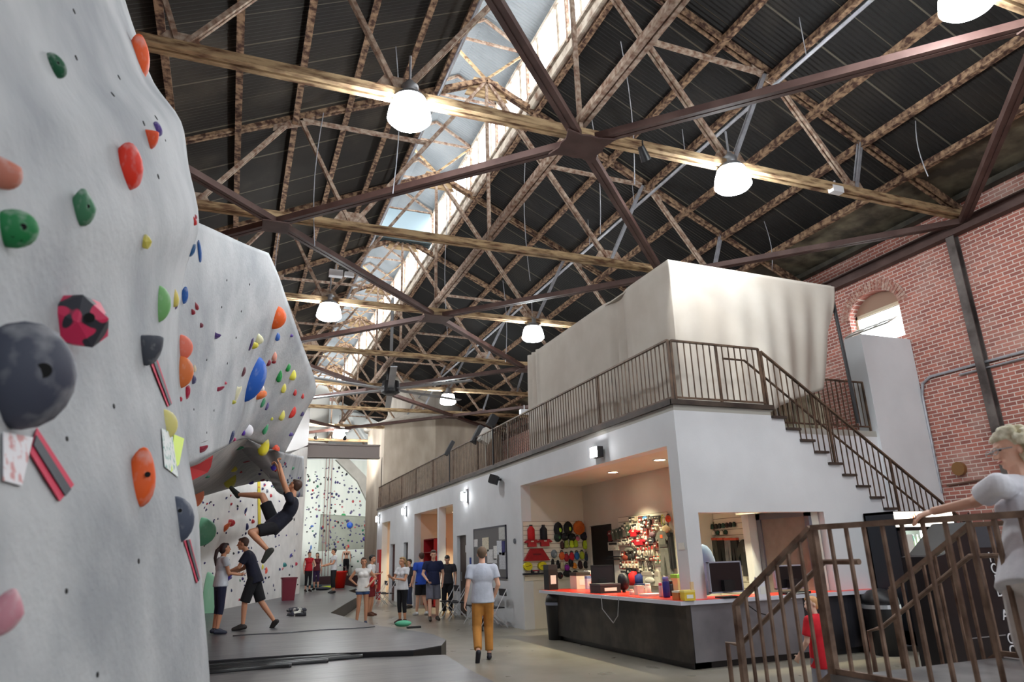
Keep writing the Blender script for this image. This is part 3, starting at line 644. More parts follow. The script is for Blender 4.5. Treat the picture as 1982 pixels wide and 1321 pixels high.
rowsB=[[(335,412,6),(395,436,6.8),(430,452,7.5),(475,473,8.3),(520,490,9.1)],
 [(330,520,6),(385,530,6.7),(440,535,7.7),(500,542,8.9),(546,552,9.9)],
 [(325,640,6),(375,645,6.6),(435,648,8.0),(510,650,9.9),(580,652,11.3)],
 [(325,745,6),(365,745,6.6),(430,745,8.4),(500,745,10.8),(612,747,13)],
 [(330,820,6),(372,825,6.8),(430,820,8.8),(490,815,11.3),(592,797,13.3)],
 [(345,915,6.6),(385,893,7.2),(425,873,9),(478,850,11.8),(551,878,13.6)]]
wallB=tag(shell(rowsB,5,(-.5,.2,.1)).build('overhang_wall',cw,None,True),'bulging overhang of the climbing wall above the man hanging','climbing wall')
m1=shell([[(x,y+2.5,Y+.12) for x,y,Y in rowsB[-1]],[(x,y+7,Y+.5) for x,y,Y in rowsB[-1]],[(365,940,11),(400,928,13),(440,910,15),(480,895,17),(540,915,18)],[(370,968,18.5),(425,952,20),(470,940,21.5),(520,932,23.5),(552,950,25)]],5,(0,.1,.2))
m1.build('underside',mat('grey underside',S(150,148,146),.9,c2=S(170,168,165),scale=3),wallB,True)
m2=shell([[(478,850,11.8),(515,866,12.9),(551,877,13.6),(588,884,20)],[(488,862,12.4),(525,892,13.6),(552,915,15),(588,920,22)],[(505,885,13.2),(540,920,14.6),(560,955,17),(587,962,25)]],5,(-.2,.2,0))
m2.build('side_face',cw,wallB,True)
# long lower wall
P0,P1=Vector((-2.2,17.2,0)),Vector((2.95,32.4,0)); nrm=Vector((-(P1-P0).y,(P1-P0).x,0)).normalized()
poly=[P0,P1,P1+Vector((0,0,6.6)),P0.lerp(P1,.55)+Vector((0,0,5.1)),P0+Vector((0,0,4.6))]
SURF.append(BVHTree.FromPolygons(poly,[(0,1,2,3,4)]))
wallC=tag(MB().prism(poly,0,nrm*.5).build('lower_climbing_wall',cw2),'long chalky lower climbing wall behind the climber, dotted with small holds','climbing wall')
Pm=P0.lerp(P1,.62)
tag(MB().prism([Pm+Vector((0,0,5.0)),P1+Vector((0,0,6.7)),P1+Vector((0,0,9.4)),Pm+Vector((0,0,8.0))],0,nrm*.3).build('white_banner',mat('bright white panel',S(250,250,250),.6)),'bright white panel above the lower climbing wall beside the overhang','banner')
# far climbing towers
YF=46
far=MB().box((2.6,YF,0),(8.75,YF+.5,7.9)); SURF.append(BVHTree.FromPolygons(far.v,far.f))
tf=tag(far.build('far_climbing_wall',cwg),'tall pale green climbing wall at the far end of the hall','climbing wall')
bulge=MB().prism([(5.15,YF,2.25),(8.6,YF,2.35),(8.55,YF-.5,4.2),(5.2,YF-.5,4.4)],0,(0,.02,0)); 
bulge=MB().add([(5.15,YF,2.25),(8.6,YF,2.35),(8.55,YF-.45,4.2),(5.2,YF-.45,4.4),(8.55,YF,4.3),(5.2,YF,4.5)],[(0,1,2,3),(3,2,4,5),(0,3,5),(1,4,2)])
SURF.append(BVHTree.FromPolygons(bulge.v,[(0,1,2,3)]))
bulge.build('grey_overhang_panel',mat('grey green panel',S(150,156,146),.9,c2=S(164,170,160),scale=1),tf)
rb=MB().box((2.7,YF-.7,0),(4.95,YF,7.8)); SURF.append(BVHTree.FromPolygons(rb.v,rb.f)); rb.build('rib',cwg,tf)
arch=[(672,885),(708,922),(724,958),(731,1000),(722,1012),(713,975),(692,932),(650,890)]
MB().prism([hit(x,y,'y',YF-.4) for x,y in arch],0,(0,.4,0)).build('curved_rib',mat('grey rib',S(160,158,152),.9,c2=S(180,178,172),scale=1),tf)
tag(MB().box((2.8,YF+1.0,0),(9.6,YF+1.4,12.0)).build('upper_climbing_wall',mat('white climbing wall',S(226,232,232),.9)),'white upper climbing wall rising behind the steel girder','climbing wall')
tag(MB().lathe([(1.1,7.9),(1.15,8),(1.15,11.6),(1,11.9)],(3.9,YF-3,0),28).build('leaning_tower',mat('grey climbing tower',S(176,176,172),.9),None,True),'grey rounded climbing tower between the overhang and the silo','climbing tower')
m=MB(); m.box((2.2,33.8,6.35),(6.5,34.2,6.42)); m.box((2.2,33.8,6.95),(6.5,34.2,7.02)); m.box((2.2,33.95,6.42),(6.5,34.05,6.95))
tag(m.build('girder',mat('grey brown girder',S(118,108,104),.6)),'deep grey brown girder spanning to the concrete silo','beam')
# concrete silo
conc=mat('board marked concrete',S(146,134,120),.9,c2=S(180,168,152),scale=1.3,det=9,lo=.35,hi=.7,stretch=(1,1,.35),bump=.2)
conc2=mat('pale concrete cylinder',S(176,168,156),.9,c2=S(206,200,190),scale=1.2,det=8,stretch=(2,2,.3),bump=.2)
t=thing('concrete_silo','old concrete silo, octagonal base with a pale cylinder above, beyond the mezzanine','silo',(10.2,37,0))
R=3.73; oc=[(10.24+R*math.cos(PI*(k+.5)/4+.12),37.2+R*math.sin(PI*(k+.5)/4+.12)) for k in range(8)]
MB().prism([(x,y,0) for x,y in oc],0,(0,0,8.43)).build('octagonal_base',conc,t)
MB().lathe([(3.4,8.43),(2.25,8.95),(2.1,9.27),(2.1,11.7)],(9.66,37.2,0),40).build('cylinder',conc2,t,True)
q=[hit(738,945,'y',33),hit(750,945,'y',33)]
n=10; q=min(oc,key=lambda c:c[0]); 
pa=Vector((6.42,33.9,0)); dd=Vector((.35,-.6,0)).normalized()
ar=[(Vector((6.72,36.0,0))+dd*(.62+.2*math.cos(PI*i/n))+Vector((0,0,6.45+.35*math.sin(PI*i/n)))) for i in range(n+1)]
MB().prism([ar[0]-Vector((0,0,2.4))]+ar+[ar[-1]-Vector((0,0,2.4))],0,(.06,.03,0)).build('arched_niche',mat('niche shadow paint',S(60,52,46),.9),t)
# mezzanine clutter seen through the bars
for px,py,y,w_,h_,c,l in ((870,868,21,.12,.5,S(24,24,28),'black spotlight lying on the mezzanine rail'),(925,842,19,.2,.55,S(24,24,26),'black folded stand behind the mezzanine rail'),(953,815,17.5,.22,.3,S(40,40,44),'dark round lamp with a white top behind the mezzanine rail'),(940,845,18.6,.3,.4,S(170,168,160),'pale crate behind the mezzanine rail')):
    p=hit(px,py,'y',y); r_=Matrix.Rotation(.5,3,'Y'); m=MB().obox(p,(w_,w_,h_),r_); m.beam(p,(p.x,p.y,SZ),.03,.03)
    tag(m.build('stored_gear',mat('gear '+l[:12],c,.6)),l,'gear')
# ---------------------------------------------------------------- holds
def cast(px,py):
    d=ray(px,py).normalized(); best=None
    for b in SURF:
        h=b.ray_cast(EYE,d)
        if h[0] is not None and (best is None or h[3]<best[3]): best=h
    return best
def holdmesh(kind,seed):
    rnd=random.Random(seed); bm=bmesh.new(); bmesh.ops.create_icosphere(bm,subdivisions=1 if kind=='facet' else 3,radius=1)
    for v in bm.verts:
        x,y,z=v.co; nn=noise.noise(v.co*1.3+Vector((seed*3.1,0,0)))
        if kind=='egg': f=1+.12*nn; x*=1-.22*y
        elif kind=='drop': f=1+.08*nn; x*=(1-.5*y) if y>0 else 1+.1*y
        elif kind=='half': f=1; y=y if y<0 else y*.12; y=y*1.6+.6
        elif kind=='facet': f=1+rnd.uniform(-.16,.12)
        elif kind=='crescent': f=1; y+= .9*x*x-.5; z*=.7
        elif kind=='wedge':
            f=1+.05*nn; x*=1-.35*(y+1)/2; z*=1-.45*(y+1)/2
        else: f=1+.04*nn
        v.co=Vector((x,y,z))*f
    if kind!='facet': 
        for f_ in bm.faces: f_.smooth=True
    me=bpy.data.meshes.new('hold_'+kind); bm.to_mesh(me); bm.free(); me.materials.append(None); return me
HM={k:[holdmesh(k,s) for s in range(3)] for k in ('egg','drop','half','facet','crescent','wedge','ball')}
hm=bpy.data.meshes.new('bolt_hole'); bm=bmesh.new(); bmesh.ops.create_cone(bm,cap_ends=True,segments=14,radius1=1,radius2=1,depth=.3); bm.to_mesh(hm); bm.free(); hm.materials.append(mat('dark hole',(.004,.004,.004),.9))
PLC={}
def colmat(c):
    if c not in PLC: PLC[c]=mat('polyurethane '+str(c),S(*c),.55,c2=tuple(k*.45+.36 for k in S(*c)),scale=1.1,det=3,lo=.52,hi=.82,bump=.12,bscale=40,world=False)
    return PLC[c]
nh=[0]
TWO=mat('crimson with black patches',S(206,36,84),.5,c2=S(40,40,50),scale=1.1,det=1,lo=.5,hi=.52,world=False)
def hold(px,py,w,h,rot,c,kind,label,hole=0,group=None,name='climbing_hold'):
    b=cast(px,py)
    if b is None: print('MISS',px,py,label); return
    p,n,_,dist=b
    if n.dot(p-EYE)>0: n=-n
    k=mpp(p); W_,H_=w*k/2,h*k/2; D=max(.4*min(W_,H_)+.15*max(W_,H_),.012)
    fz=-(p-EYE).normalized(); rx=_r-fz*_r.dot(fz); rx.normalize(); uy=fz.cross(rx)
    R=Matrix((rx,uy,fz)).transposed()@Matrix.Rotation(math.radians(rot),3,'Z')
    nh[0]+=1
    o=bpy.data.objects.new(name,HM[kind][nh[0]%3]); COL.objects.link(o)
    ct=max(.25,n.dot(fz)); M=Matrix.Translation(p+fz*(D*.25+min(W_,H_)*.55*min(math.sqrt(1-ct*ct)/ct,1.9)))@R.to_4x4(); o.location=M.translation; o.rotation_euler=M.to_euler(); o.scale=(W_,H_,D); WORLD[o]=M
    o.material_slots[0].link='OBJECT'; o.material_slots[0].material=TWO if 'crimson and black' in label else colmat(c)
    tag(o,label,'climbing hold',group)
    for i in range(hole):
        q=bpy.data.objects.new('bolt_hole',hm); COL.objects.link(q); q.parent=o
        hx,hy=((.35,.1),(-.1,-.35),(.2,-.55))[i]; hz=math.sqrt(max(0,1-hx*hx-hy*hy))*.97
        s_=(.16,.09,.08)[i]; q.location=(hx,hy,hz); q.scale=(s_*H_/W_ if W_>H_ else s_,s_ if W_>H_ else s_*W_/H_,s_)
    return o
G,R_,O_,Y_,B_,P_,K_,PK,W_c=(18,110,62),(200,28,16),(226,88,30),(224,208,70),(30,92,170),(74,52,120),(58,62,74),(196,120,140),(236,232,226)
H=[(107,127,34,48,20,(10,84,52),'ball','dark green ring shaped hold near the top of the near wall',1),(268,110,46,84,-12,(240,96,40),'wedge','orange hold with a chalked pink top on the upper edge of the near wall',0),
(289,138,28,46,10,(96,170,110),'egg','light green hold half hidden by the orange one on the upper edge',0),(250,18,14,38,5,(130,96,170),'egg','lilac hold cut by the edge at the very top of the near wall',0),
(291,268,30,40,-8,(232,84,40),'half','orange hold in front of a purple one near the wall edge',0),(304,250,18,28,0,(84,60,140),'egg','purple hold behind the small orange one near the wall edge',0),
(247,322,52,92,-10,(226,44,14),'egg','glossy red orange hold with a dark chalky upper half',0),(8,335,62,64,20,(196,120,100),'drop','salmon hold cut by the picture edge',0),
(160,402,46,72,-8,(60,120,84),'drop','dusty green teardrop hold above the yellow one',1),(28,443,78,74,0,(14,120,62),'ball','big shiny green round hold with several holes',3),
(281,468,24,32,0,(214,200,90),'facet','small yellow hold alone in the middle of the near wall',0),(376,428,9,18,10,(206,30,30),'egg','tiny red hold, lower of a trio near the wall corner',0),(386,424,8,10,0,(206,30,40),'egg','tiny red hold, outer of a trio near the wall corner',0),(378,420,7,10,0,(170,60,70),'egg','tiny dusky hold, upper of a trio near the wall corner',0),
(371,485,13,26,-30,(36,96,150),'egg','small blue slanted hold beside a taller blue one',0),(386,487,8,44,0,(36,92,164),'egg','tall narrow blue hold near the corner of the walls',0),
(150,624,112,114,8,(206,36,84),'facet','big faceted crimson and black hold with a bolt hole',1),(44,728,170,196,0,(62,66,82),'ball','huge dark grey ball hold at the picture edge',1),
(284,675,58,66,0,(66,70,80),'half','dark grey speckled hold above a tape strip',0),(312,590,74,34,84,(120,180,110),'half','pale green oval hold beside the yellow and blue ones',0),
(338,578,16,34,0,(226,206,100),'egg','pale yellow hold touching a blue one',0),(357,572,17,34,-10,(34,96,176),'wedge','blue hold touching a pale yellow one',0),(340,592,8,16,-20,(90,60,120),'egg','tiny purple hold under the pale yellow one',0),
(380,593,8,16,20,(160,50,60),'egg','tiny maroon hold, upper of two stepping down',0),(373,604,9,12,20,(150,30,50),'egg','tiny maroon hold, lower of two stepping down',0),(389,630,9,10,0,(120,40,60),'egg','tiny dark red hold at the corner of the walls',0),
(357,672,50,30,96,(238,120,96),'half','salmon hold stacked above an orange one at the wall corner',0),(356,722,64,34,84,(226,120,60),'half','orange hold stacked under a salmon one at the wall corner',0),(325,820,60,34,104,(222,212,130),'half','cream yellow hold above the paper tags',0),
(272,925,64,112,0,(230,92,24),'wedge','large bright orange hold low on the near wall',1),(352,1005,90,44,100,(70,78,96),'half','slate grey hold over a tape strip near the edge',1),(380,958,52,28,94,(244,140,100),'half','pale orange hold on the edge below the red volume',0),
(398,1030,54,38,90,(110,176,140),'half','misty green hold on the edge of the near wall',0),(404,1178,134,36,92,(150,206,170),'half','long pale green hold low on the edge of the near wall',0),(409,1262,12,110,3,(130,220,130),'egg','bright green sliver hold under the long pale green one',0),
(10,1185,62,86,-6,(196,134,146),'drop','faded pink hold low at the picture edge',0),(425,1322,46,34,0,(240,140,120),'ball','salmon hold at the very bottom of the near wall',0),
(418,648,18,13,-30,(70,40,110),'crescent','small dark purple hold in the middle of the overhang face',0),(539,617,46,28,72,(232,96,30),'half','orange block hold near the top edge of the overhang',0),(537,652,10,17,0,(50,100,180),'egg','small blue hold under the orange block on the overhang',0),(564,650,8,6,0,(90,60,150),'egg','tiny violet hold near the outer edge of the overhang',0),
(500,656,17,22,20,(232,230,190),'egg','chalky cream hold with a yellow one under it',0),(492,669,16,13,20,(214,200,60),'egg','yellow hold under the chalky cream one',0),(486,667,7,26,-20,(74,50,110),'egg','thin purple hold beside the chalky cream one',0),(491,738,94,40,68,(24,88,180),'half','very large blue fin shaped hold on the overhang',0),
(503,764,26,18,20,(232,120,60),'egg','orange hold below the big blue fin',0),(506,752,12,14,0,(236,226,216),'egg','white hold above the orange one by the blue fin',0),(520,703,9,14,-30,(120,30,50),'egg','small maroon hold beyond the blue fin',0),(531,690,10,20,0,(220,150,130),'egg','small pinkish hold near the upper outer part of the overhang',0),(530,700,9,9,0,(150,20,40),'egg','small crimson hold under the pinkish one',0),
(541,728,11,26,-8,(14,140,60),'egg','bright green hold, lower of two on the overhang',0),(558,712,9,17,-14,(20,140,60),'egg','bright green hold, upper of two on the overhang',0),(567,727,13,20,-8,(230,220,80),'egg','yellow hold next to the upper green one',0),(549,752,10,19,-10,(226,214,90),'egg','yellow hold below the green pair',0),
(571,760,7,14,0,(196,50,50),'egg','small red hold near the outer rim, upper of two',0),(586,767,6,11,0,(200,60,60),'egg','small red hold at the outer rim, lower of two',0),(567,799,25,11,70,(206,50,40),'half','red orange fin hold near the lower outer rim',0),(585,802,7,10,-30,(70,60,110),'egg','small violet hold on the outer rim',0),
(546,805,11,20,-12,(222,214,100),'egg','yellow hold low on the outer face',0),(526,811,6,7,0,(200,196,60),'egg','tiny yellow dot hold low on the outer face',0),(514,830,9,24,-14,(60,150,100),'egg','green slim hold low on the outer face',0),(479,834,22,24,0,(232,230,236),'ball','white ball hold with a purple side',0),(471,838,8,12,0,(80,30,150),'egg','purple patch hold stuck to the white ball',0),
(459,758,13,34,-14,(232,226,190),'crescent','cream curved hold near the middle of the overhang',0),(451,779,12,8,10,(190,184,60),'egg','olive yellow hold under the cream curved one',0),(471,720,9,20,-20,(110,60,70),'egg','dull maroon hold beside the cream curved one',0),(509,780,8,20,-20,(60,140,100),'egg','small teal hold under the blue fin',0),(517,787,7,16,-20,(90,80,130),'egg','small lilac hold under the blue fin',0),
(447,847,10,28,-24,(50,60,100),'egg','navy slim hold near the lip',0),(453,851,8,8,0,(160,30,90),'egg','magenta dot hold near the lip',0),(511,866,24,34,-14,(222,206,40),'wedge','bright yellow block hold above the climber',0),(534,869,17,18,-30,(226,80,50),'facet','red orange hold beside the yellow block',0),(530,903,12,18,0,(60,40,160),'ball','purple ball hold gripped by the climber',0),(533,910,8,6,0,(200,40,40),'egg','red patch hold under the purple ball',0),
(563,841,10,8,0,(96,80,150),'egg','lilac hold over the bright white panel',0),(422,752,24,8,8,(150,20,60),'crescent','thin crimson crescent hold on the overhang face',0),(388,868,28,12,8,(150,20,50),'crescent','crimson lipped crescent hold just above the red volume',0),(436,742,7,6,0,(220,90,110),'egg','tiny pink dot hold above the crimson crescent',0),(374,735,11,18,0,(70,70,110),'egg','grey violet hold at the corner of the walls',0),(376,714,8,14,0,(232,214,180),'egg','cream hold at the corner of the walls',0),(362,760,12,28,-12,(176,16,60),'egg','crimson slim hold at the corner of the walls',0),(350,773,6,10,0,(190,20,60),'egg','crimson dot hold at the corner of the walls',0),
(446,928,26,34,-8,(206,200,80),'wedge','yellow hold under the lifted foot of the climber',0),(452,908,14,12,0,(214,204,60),'egg','lemon hold above the yellow one under the overhang',0),(461,868,22,7,8,(20,110,70),'egg','green sliver hold in the shade of the lip',0),(478,893,16,5,14,(180,80,90),'egg','dull pink sliver hold in the shade of the lip',0),(465,914,8,5,0,(180,30,40),'egg','red sliver hold in the shade of the lip',0),(400,923,12,6,0,(30,110,80),'egg','green hold next to the red volume',0),
(446,1013,18,14,0,(214,50,60),'ball','red ball hold with an orange tail on the lower wall',0),(437,1022,10,28,-40,(236,110,60),'drop','orange tail hold below the red ball on the lower wall',0),(441,1113,16,24,0,(64,48,150),'drop','purple teardrop hold between the pair holding hands',0),(434,1089,9,18,0,(240,90,80),'egg','coral hold behind the joined hands',0),(478,1020,7,13,0,(50,50,110),'egg','navy hold close beside the hanging knee',0),(489,1010,8,8,0,(200,60,60),'egg','red hold beside the yellow tape',0),
(475,990,5,14,-20,(40,44,100),'egg','navy slim hold beside the yellow tape',0),(524,960,6,7,0,(190,30,50),'egg','red dot hold behind the thigh',0),(486,934,10,9,0,(60,50,140),'egg','violet hold high on the lower wall',0),(508,929,9,7,0,(140,20,60),'egg','crimson hold high on the lower wall',0),(550,1094,10,9,0,(16,110,110),'egg','teal hold above the maroon bin',0),(573,1092,6,7,0,(190,20,60),'egg','crimson hold near the far end of the lower wall',0),(562,1077,4,12,-30,(60,50,140),'egg','violet slim hold near the far end of the lower wall',0),(515,1105,6,12,0,(236,90,70),'egg','coral hold beyond the man in the navy shirt',0),(508,1098,5,10,0,(226,216,80),'egg','yellow hold beyond the man in the navy shirt',0),(501,1148,6,7,0,(200,30,60),'egg','red hold low by the mat beyond the man in navy',0),
(578,958,6,11,-10,(60,60,100),'egg','navy hold on the face behind the climber head',0),(566,907,8,6,30,(70,140,100),'egg','green hold above the climber head',0),
(677,1017,12,12,0,(24,84,190),'ball','bright blue ball hold on the far climbing wall',0),(665,998,9,7,0,(30,150,80),'egg','green hold just above the blue ball on the far wall',0),(706,1043,9,8,30,(50,40,130),'egg','violet slanted hold low on the far wall',0),(674,1058,5,6,0,(190,30,50),'egg','red hold low on the far grey panel',0),(602,1060,3,9,0,(50,110,190),'egg','light blue hold on the far rib',0),(604,1019,6,4,0,(50,90,180),'egg','blue flat hold on the far rib',0)]
for h in H: hold(*h)
tag(bpy.data.objects.new('x',None),'','') if 0 else None
# red volume under the overhang corner
vp=[(366,905,6.9),(412,886,8.6),(408,905,8.7),(402,915,8.6),(369,932,7)]
v=[hit(x,y,'y',Y) for x,y,Y in vp]
tag(MB().prism(v,0,(.0,.25,.12)).build('red_volume',mat('matt red volume',S(160,8,16),.8,spec=.2)),'flat sided bright red volume at the corner under the overhang','climbing volume')
# bolt holes in the near wall
for px,py in ((143,22),(147,112),(218,183),(302,228),(129,850),(220,787),(128,1145),(268,1087),(188,1307),(230,150),(320,272),(306,342),(278,239),(439,543),(483,551),(429,595),(467,603),(457,654),(400,697),(440,704),(375,793),(414,795),(400,838)):
    b=cast(px,py)
    if b:
        p,n=b[0],b[1]; n=n if n.dot(p-EYE)<0 else -n; r_=(5 if px<320 else 2.2)*mpp(p)
        MB().tube(p-n*.01,p+n*.003,r_,12).build('bolt_hole',hm.materials[0],wallA if px<330 else wallB)
def patch(pts,name,mt,parent=None,off=.006):
    out=[]
    for px,py in pts:
        b=cast(px,py); p,n=b[0],b[1]; n=n if n.dot(p-EYE)<0 else -n; out.append((p,n))
    nn=sum((k[1] for k in out),Vector()).normalized(); k=4; m=MB()
    a,b_,c,d=[o[0]+nn*off for o in out]
    return m.prism([a,b_,c,d],0,nn*.003).build(name,mt,parent)
tr=mat('pink red tape',S(206,52,84),.7); tb=mat('black tape',S(52,56,66),.6)
for q,l in (([(66,830),(138,940),(110,972),(52,878)],'wide red and black tape strip under the big grey ball hold'),([(288,702),(302,698),(330,782),(322,788)],'red and black tape strip under the speckled grey hold'),([(353,1048),(365,1045),(384,1118),(378,1130)],'red and black tape strip under the slate grey hold')):
    q=q if len(q)==4 else [q[0],q[2],q[3],q[4]]
    o=tag(patch(q,'tape_strip',tr),l,'tape')
    a,b_,c,d=[Vector((*k,0)) for k in q]; e,f_,g,h_=(a.lerp(b_,.3),a.lerp(b_,.7),d.lerp(c,.7),d.lerp(c,.3)) if (a-b_).length<(a-d).length else (a.lerp(d,.3),b_.lerp(c,.3),b_.lerp(c,.7),a.lerp(d,.7))
    patch([(k.x,k.y) for k in (e,f_,g,h_)] if len(q)==4 else q,'black_stripe',tb,o,.011)
tag(patch([(0,838),(58,848),(36,942),(0,932)],'route_card',mat('card print',S(226,224,228),.7,c2=S(206,150,150),scale=22,lo=.52,hi=.6)),'white route card with pink print under the grey ball hold','card')
tag(patch([(310,830),(330,840),(342,925),(316,905)],'route_card',mat('card print 2',S(224,228,226),.7,c2=S(120,170,160),scale=30,lo=.55,hi=.62)),'white paper tag hanging below the cream yellow hold','card')
tag(patch([(334,842),(354,850),(344,900),(328,915)],'neon_tag',mat('neon tag',S(214,240,90),.6)),'neon yellow green tag hanging below the cream yellow hold','tag')
a,b_=hit(499,930,'y',20),hit(500,1015,'y',20)
def onC(px,py):
    d=ray(px,py); n=(P1-P0).cross(Vector((0,0,1))).normalized(); return EYE+d*((P0-EYE).dot(n)/d.dot(n))-nrm*.01
q=[onC(498,930),onC(503,930),onC(504,1020),onC(499,1020)]
tag(MB().prism(q,0,-nrm*.01).build('tape_strip',mat('yellow tape',S(222,202,60),.7)),'long vertical yellow tape strip on the lower wall beside the climber','tape')
# scattered small holds
pal=[((40,44,92),'navy'),((60,44,110),'violet'),((24,24,30),'black'),((176,40,50),'red'),((30,110,80),'green'),((196,110,120),'pink'),((120,120,132),'grey')]
rnd=random.Random(11)
def scatter(n,x0,x1,y0,y1,s0,s1,where,ok=lambda x,y:True):
    k=0
    while k<n:
        x,y=rnd.uniform(x0,x1),rnd.uniform(y0,y1)
        if not ok(x,y): continue
        c,cn=pal[min(6,int(rnd.expovariate(.55)))]; k+=1
        hold(x,y,rnd.uniform(s0,s1),rnd.uniform(s0,s1)*1.3,rnd.uniform(-50,50),c,rnd.choice(['egg','drop','facet']),f'small {cn} hold dotted on the {where}',group=f'small {cn} holds on the {where}')
SM=MB(); SMI=[]; SMC=[]
def scatter_stuff(n,x0,x1,y0,y1,s0,s1,where,ok=lambda x,y:True):
    k=0
    while k<n:
        x,y=rnd.uniform(x0,x1),rnd.uniform(y0,y1)
        if not ok(x,y): continue
        c,cn=pal[min(6,int(rnd.expovariate(.55)))]; k+=1; b=cast(x,y)
        if b is None: continue
        r_=rnd.uniform(s0,s1)*mpp(b[0])/2; n0=len(SM.f); SM.ell(b[0],(r_,r_*.6,r_*rnd.uniform(.6,1.4)),None,7,5)
        if c not in SMC: SMC.append(c)
        SMI.extend([SMC.index(c)]*(len(SM.f)-n0))
scatter(118,392,576,955,1168,2.2,5.2,'lower wall behind the climber',lambda x,y:y<1178-(x-392)*.19)
scatter(26,500,585,890,955,3,6,'face beside the climber')
scatter_stuff(110,622,722,1003,1062,2.5,5,'far grey panel')
scatter_stuff(90,608,700,905,1000,2.5,5,'upper far wall',lambda x,y:(x-640)<(y-880)*.9)
scatter_stuff(60,590,612,900,1110,2.2,4.5,'far pale rib')
scatter_stuff(18,625,725,1066,1100,2.5,4.5,'foot of the far wall')
o=tag(SM.build('far_holds',colmat(SMC[0]),None,True),'hundreds of tiny coloured holds dotted over the far climbing wall','climbing holds',None,'stuff')
for c in SMC[1:]: o.data.materials.append(colmat(c))
if len(SMI)==len(o.data.polygons): o.data.polygons.foreach_set('material_index',SMI)
# ---------------------------------------------------------------- mats
vin=mat('grey vinyl mat cover',S(62,62,66),.33,c2=S(82,81,85),scale=1.2,det=5,bump=.35,bscale=3.5,stretch=(.6,1.6,1))
vind=mat('black vinyl side',S(26,26,28),.4)
PZ=.35
pad=[(-1.2,11.3),(1.0,11.15),(2.6,10.6),(3.1,10.9),(3.38,11.6),(3.42,12.6),(3.2,13.7),(2.85,15.2),(2.77,16.75),(2.57,19.4),(3.6,23.5),(4.9,28.5),(5.1,33),(6.1,36),(6.2,44),(2.8,45),(2.9,32.3),(-2.0,17.6)]
def padmesh(poly,z,name,label,top,side):
    t=thing(name,label,'mat',(poly[0][0],poly[0][1],0))
    MB().prism([(x,y,0) for x,y in poly],0,(0,0,z-.012)).build('foam_side',side,t)
    m=MB().prism([(x,y,z-.012) for x,y in poly],0,(0,0,.012)); m.build('vinyl_top',top,t); return t
t1=padmesh(pad,PZ,'crash_mat','thick grey vinyl crash mat with a rounded nose, people standing on it','x' and vin,vind)
z2=.285
near=[(-.35,4.2),(-.3,5.5),(-.6,11.2),(1.0,11.05),(2.58,10.5)]+[tuple(hit(x,y,'z',z2)[:2]) for x,y in ((862,1268),(905,1295),(975,1330),(1010,1360))]+[(2.6,5.2)]
t2=padmesh(near,z2,'crash_mat','thin rumpled grey vinyl mat in front of the thick one','x' and mat('grey brown vinyl',S(68,67,68),.32,c2=S(94,91,91),scale=1.5,bump=.4,bscale=3,stretch=(.5,1.8,1)),vind)
blackv=mat('black vinyl fold',S(14,14,16),.35)
for k,(a,b,y,r_) in enumerate(((-.5,2.3,11.0,.06),(-.5,1.9,10.8,.05),(-.4,1.4,10.62,.05),(-.4,.9,10.45,.05))):
    pts=[(a+(b-a)*i/40,y-.06*i/40+.03*math.sin(i*.16+k),z2+r_*.2) for i in range(41)]
    MB().path(pts,r_*.75,8).build('fold',blackv,t2,True)
for k,(x,y,l_) in enumerate(((0.2,14.6,2.6),)):
    pts=[(x+l_*i/10,y+.06*math.sin(i*1.3+k),PZ+.002) for i in range(11)]; MB().path(pts,.018,6).build('seam_ridge',vin,t1,True)
# bin, bucket, shoes and things lying on the mats
p=hit(557,1163,'z',PZ); t=thing('maroon_bin','maroon square bin standing on the mat at the end of the lower wall','bin',p)
MB().add([(p.x-.2,p.y-.2,PZ),(p.x+.2,p.y-.2,PZ),(p.x+.2,p.y+.2,PZ),(p.x-.2,p.y+.2,PZ),(p.x-.25,p.y-.25,PZ+.75),(p.x+.25,p.y-.25,PZ+.75),(p.x+.25,p.y+.25,PZ+.75),(p.x-.25,p.y+.25,PZ+.75)],[(0,3,2,1),(4,5,6,7),(0,1,5,4),(1,2,6,5),(2,3,7,6),(3,0,4,7)]).build('body',mat('maroon plastic',S(120,20,44),.5),t)
m=MB()
for a in (((-.27,-.27),(.27,-.23)),((-.27,.23),(.27,.27)),((-.27,-.27),(-.23,.27)),((.23,-.27),(.27,.27))): m.box((p.x+a[0][0],p.y+a[0][1],PZ+.72),(p.x+a[1][0],p.y+a[1][1],PZ+.77))
m.build('rim',mat('maroon plastic',(1,1,1)),t)
p=hit(657,1139,'z',PZ)
t=thing('red_bucket','bright red bucket on the mat next to the man in the pale shirt','bucket',p)
MB().lathe([(.24,0),(.34,.72),(.37,.74),(.37,.8),(.34,.8),(.33,.74)],p,18).build('body',mat('red bucket',S(240,40,28),.4),t,True)
MB().path([p+Vector((.35*math.cos(a),-.05,.78+.25*math.sin(a))) for a in [PI*i/10 for i in range(11)]],.012,6).build('handle',grey,t)
def shoe(M_,c,label,group=None):
    t=thing('climbing_shoe',label,'shoe',M_.translation,M_.to_euler().z,group); T=lambda v:M_@Vector(v)
    m=MB(); m.cap(T((0,-.09,.04)),T((0,.1,.03)),.045,.036); m.ell(T((0,-.09,.06)),(.04,.045,.05)); m.build('upper',mat('shoe %s'%(c,),S(*c),.6),t,True)
    MB().add(*(lambda b:([T(v) for v in b.v],b.f))(MB().box((-.038,-.13,0),(.038,.13,.016)))).build('sole',dark,t); return t
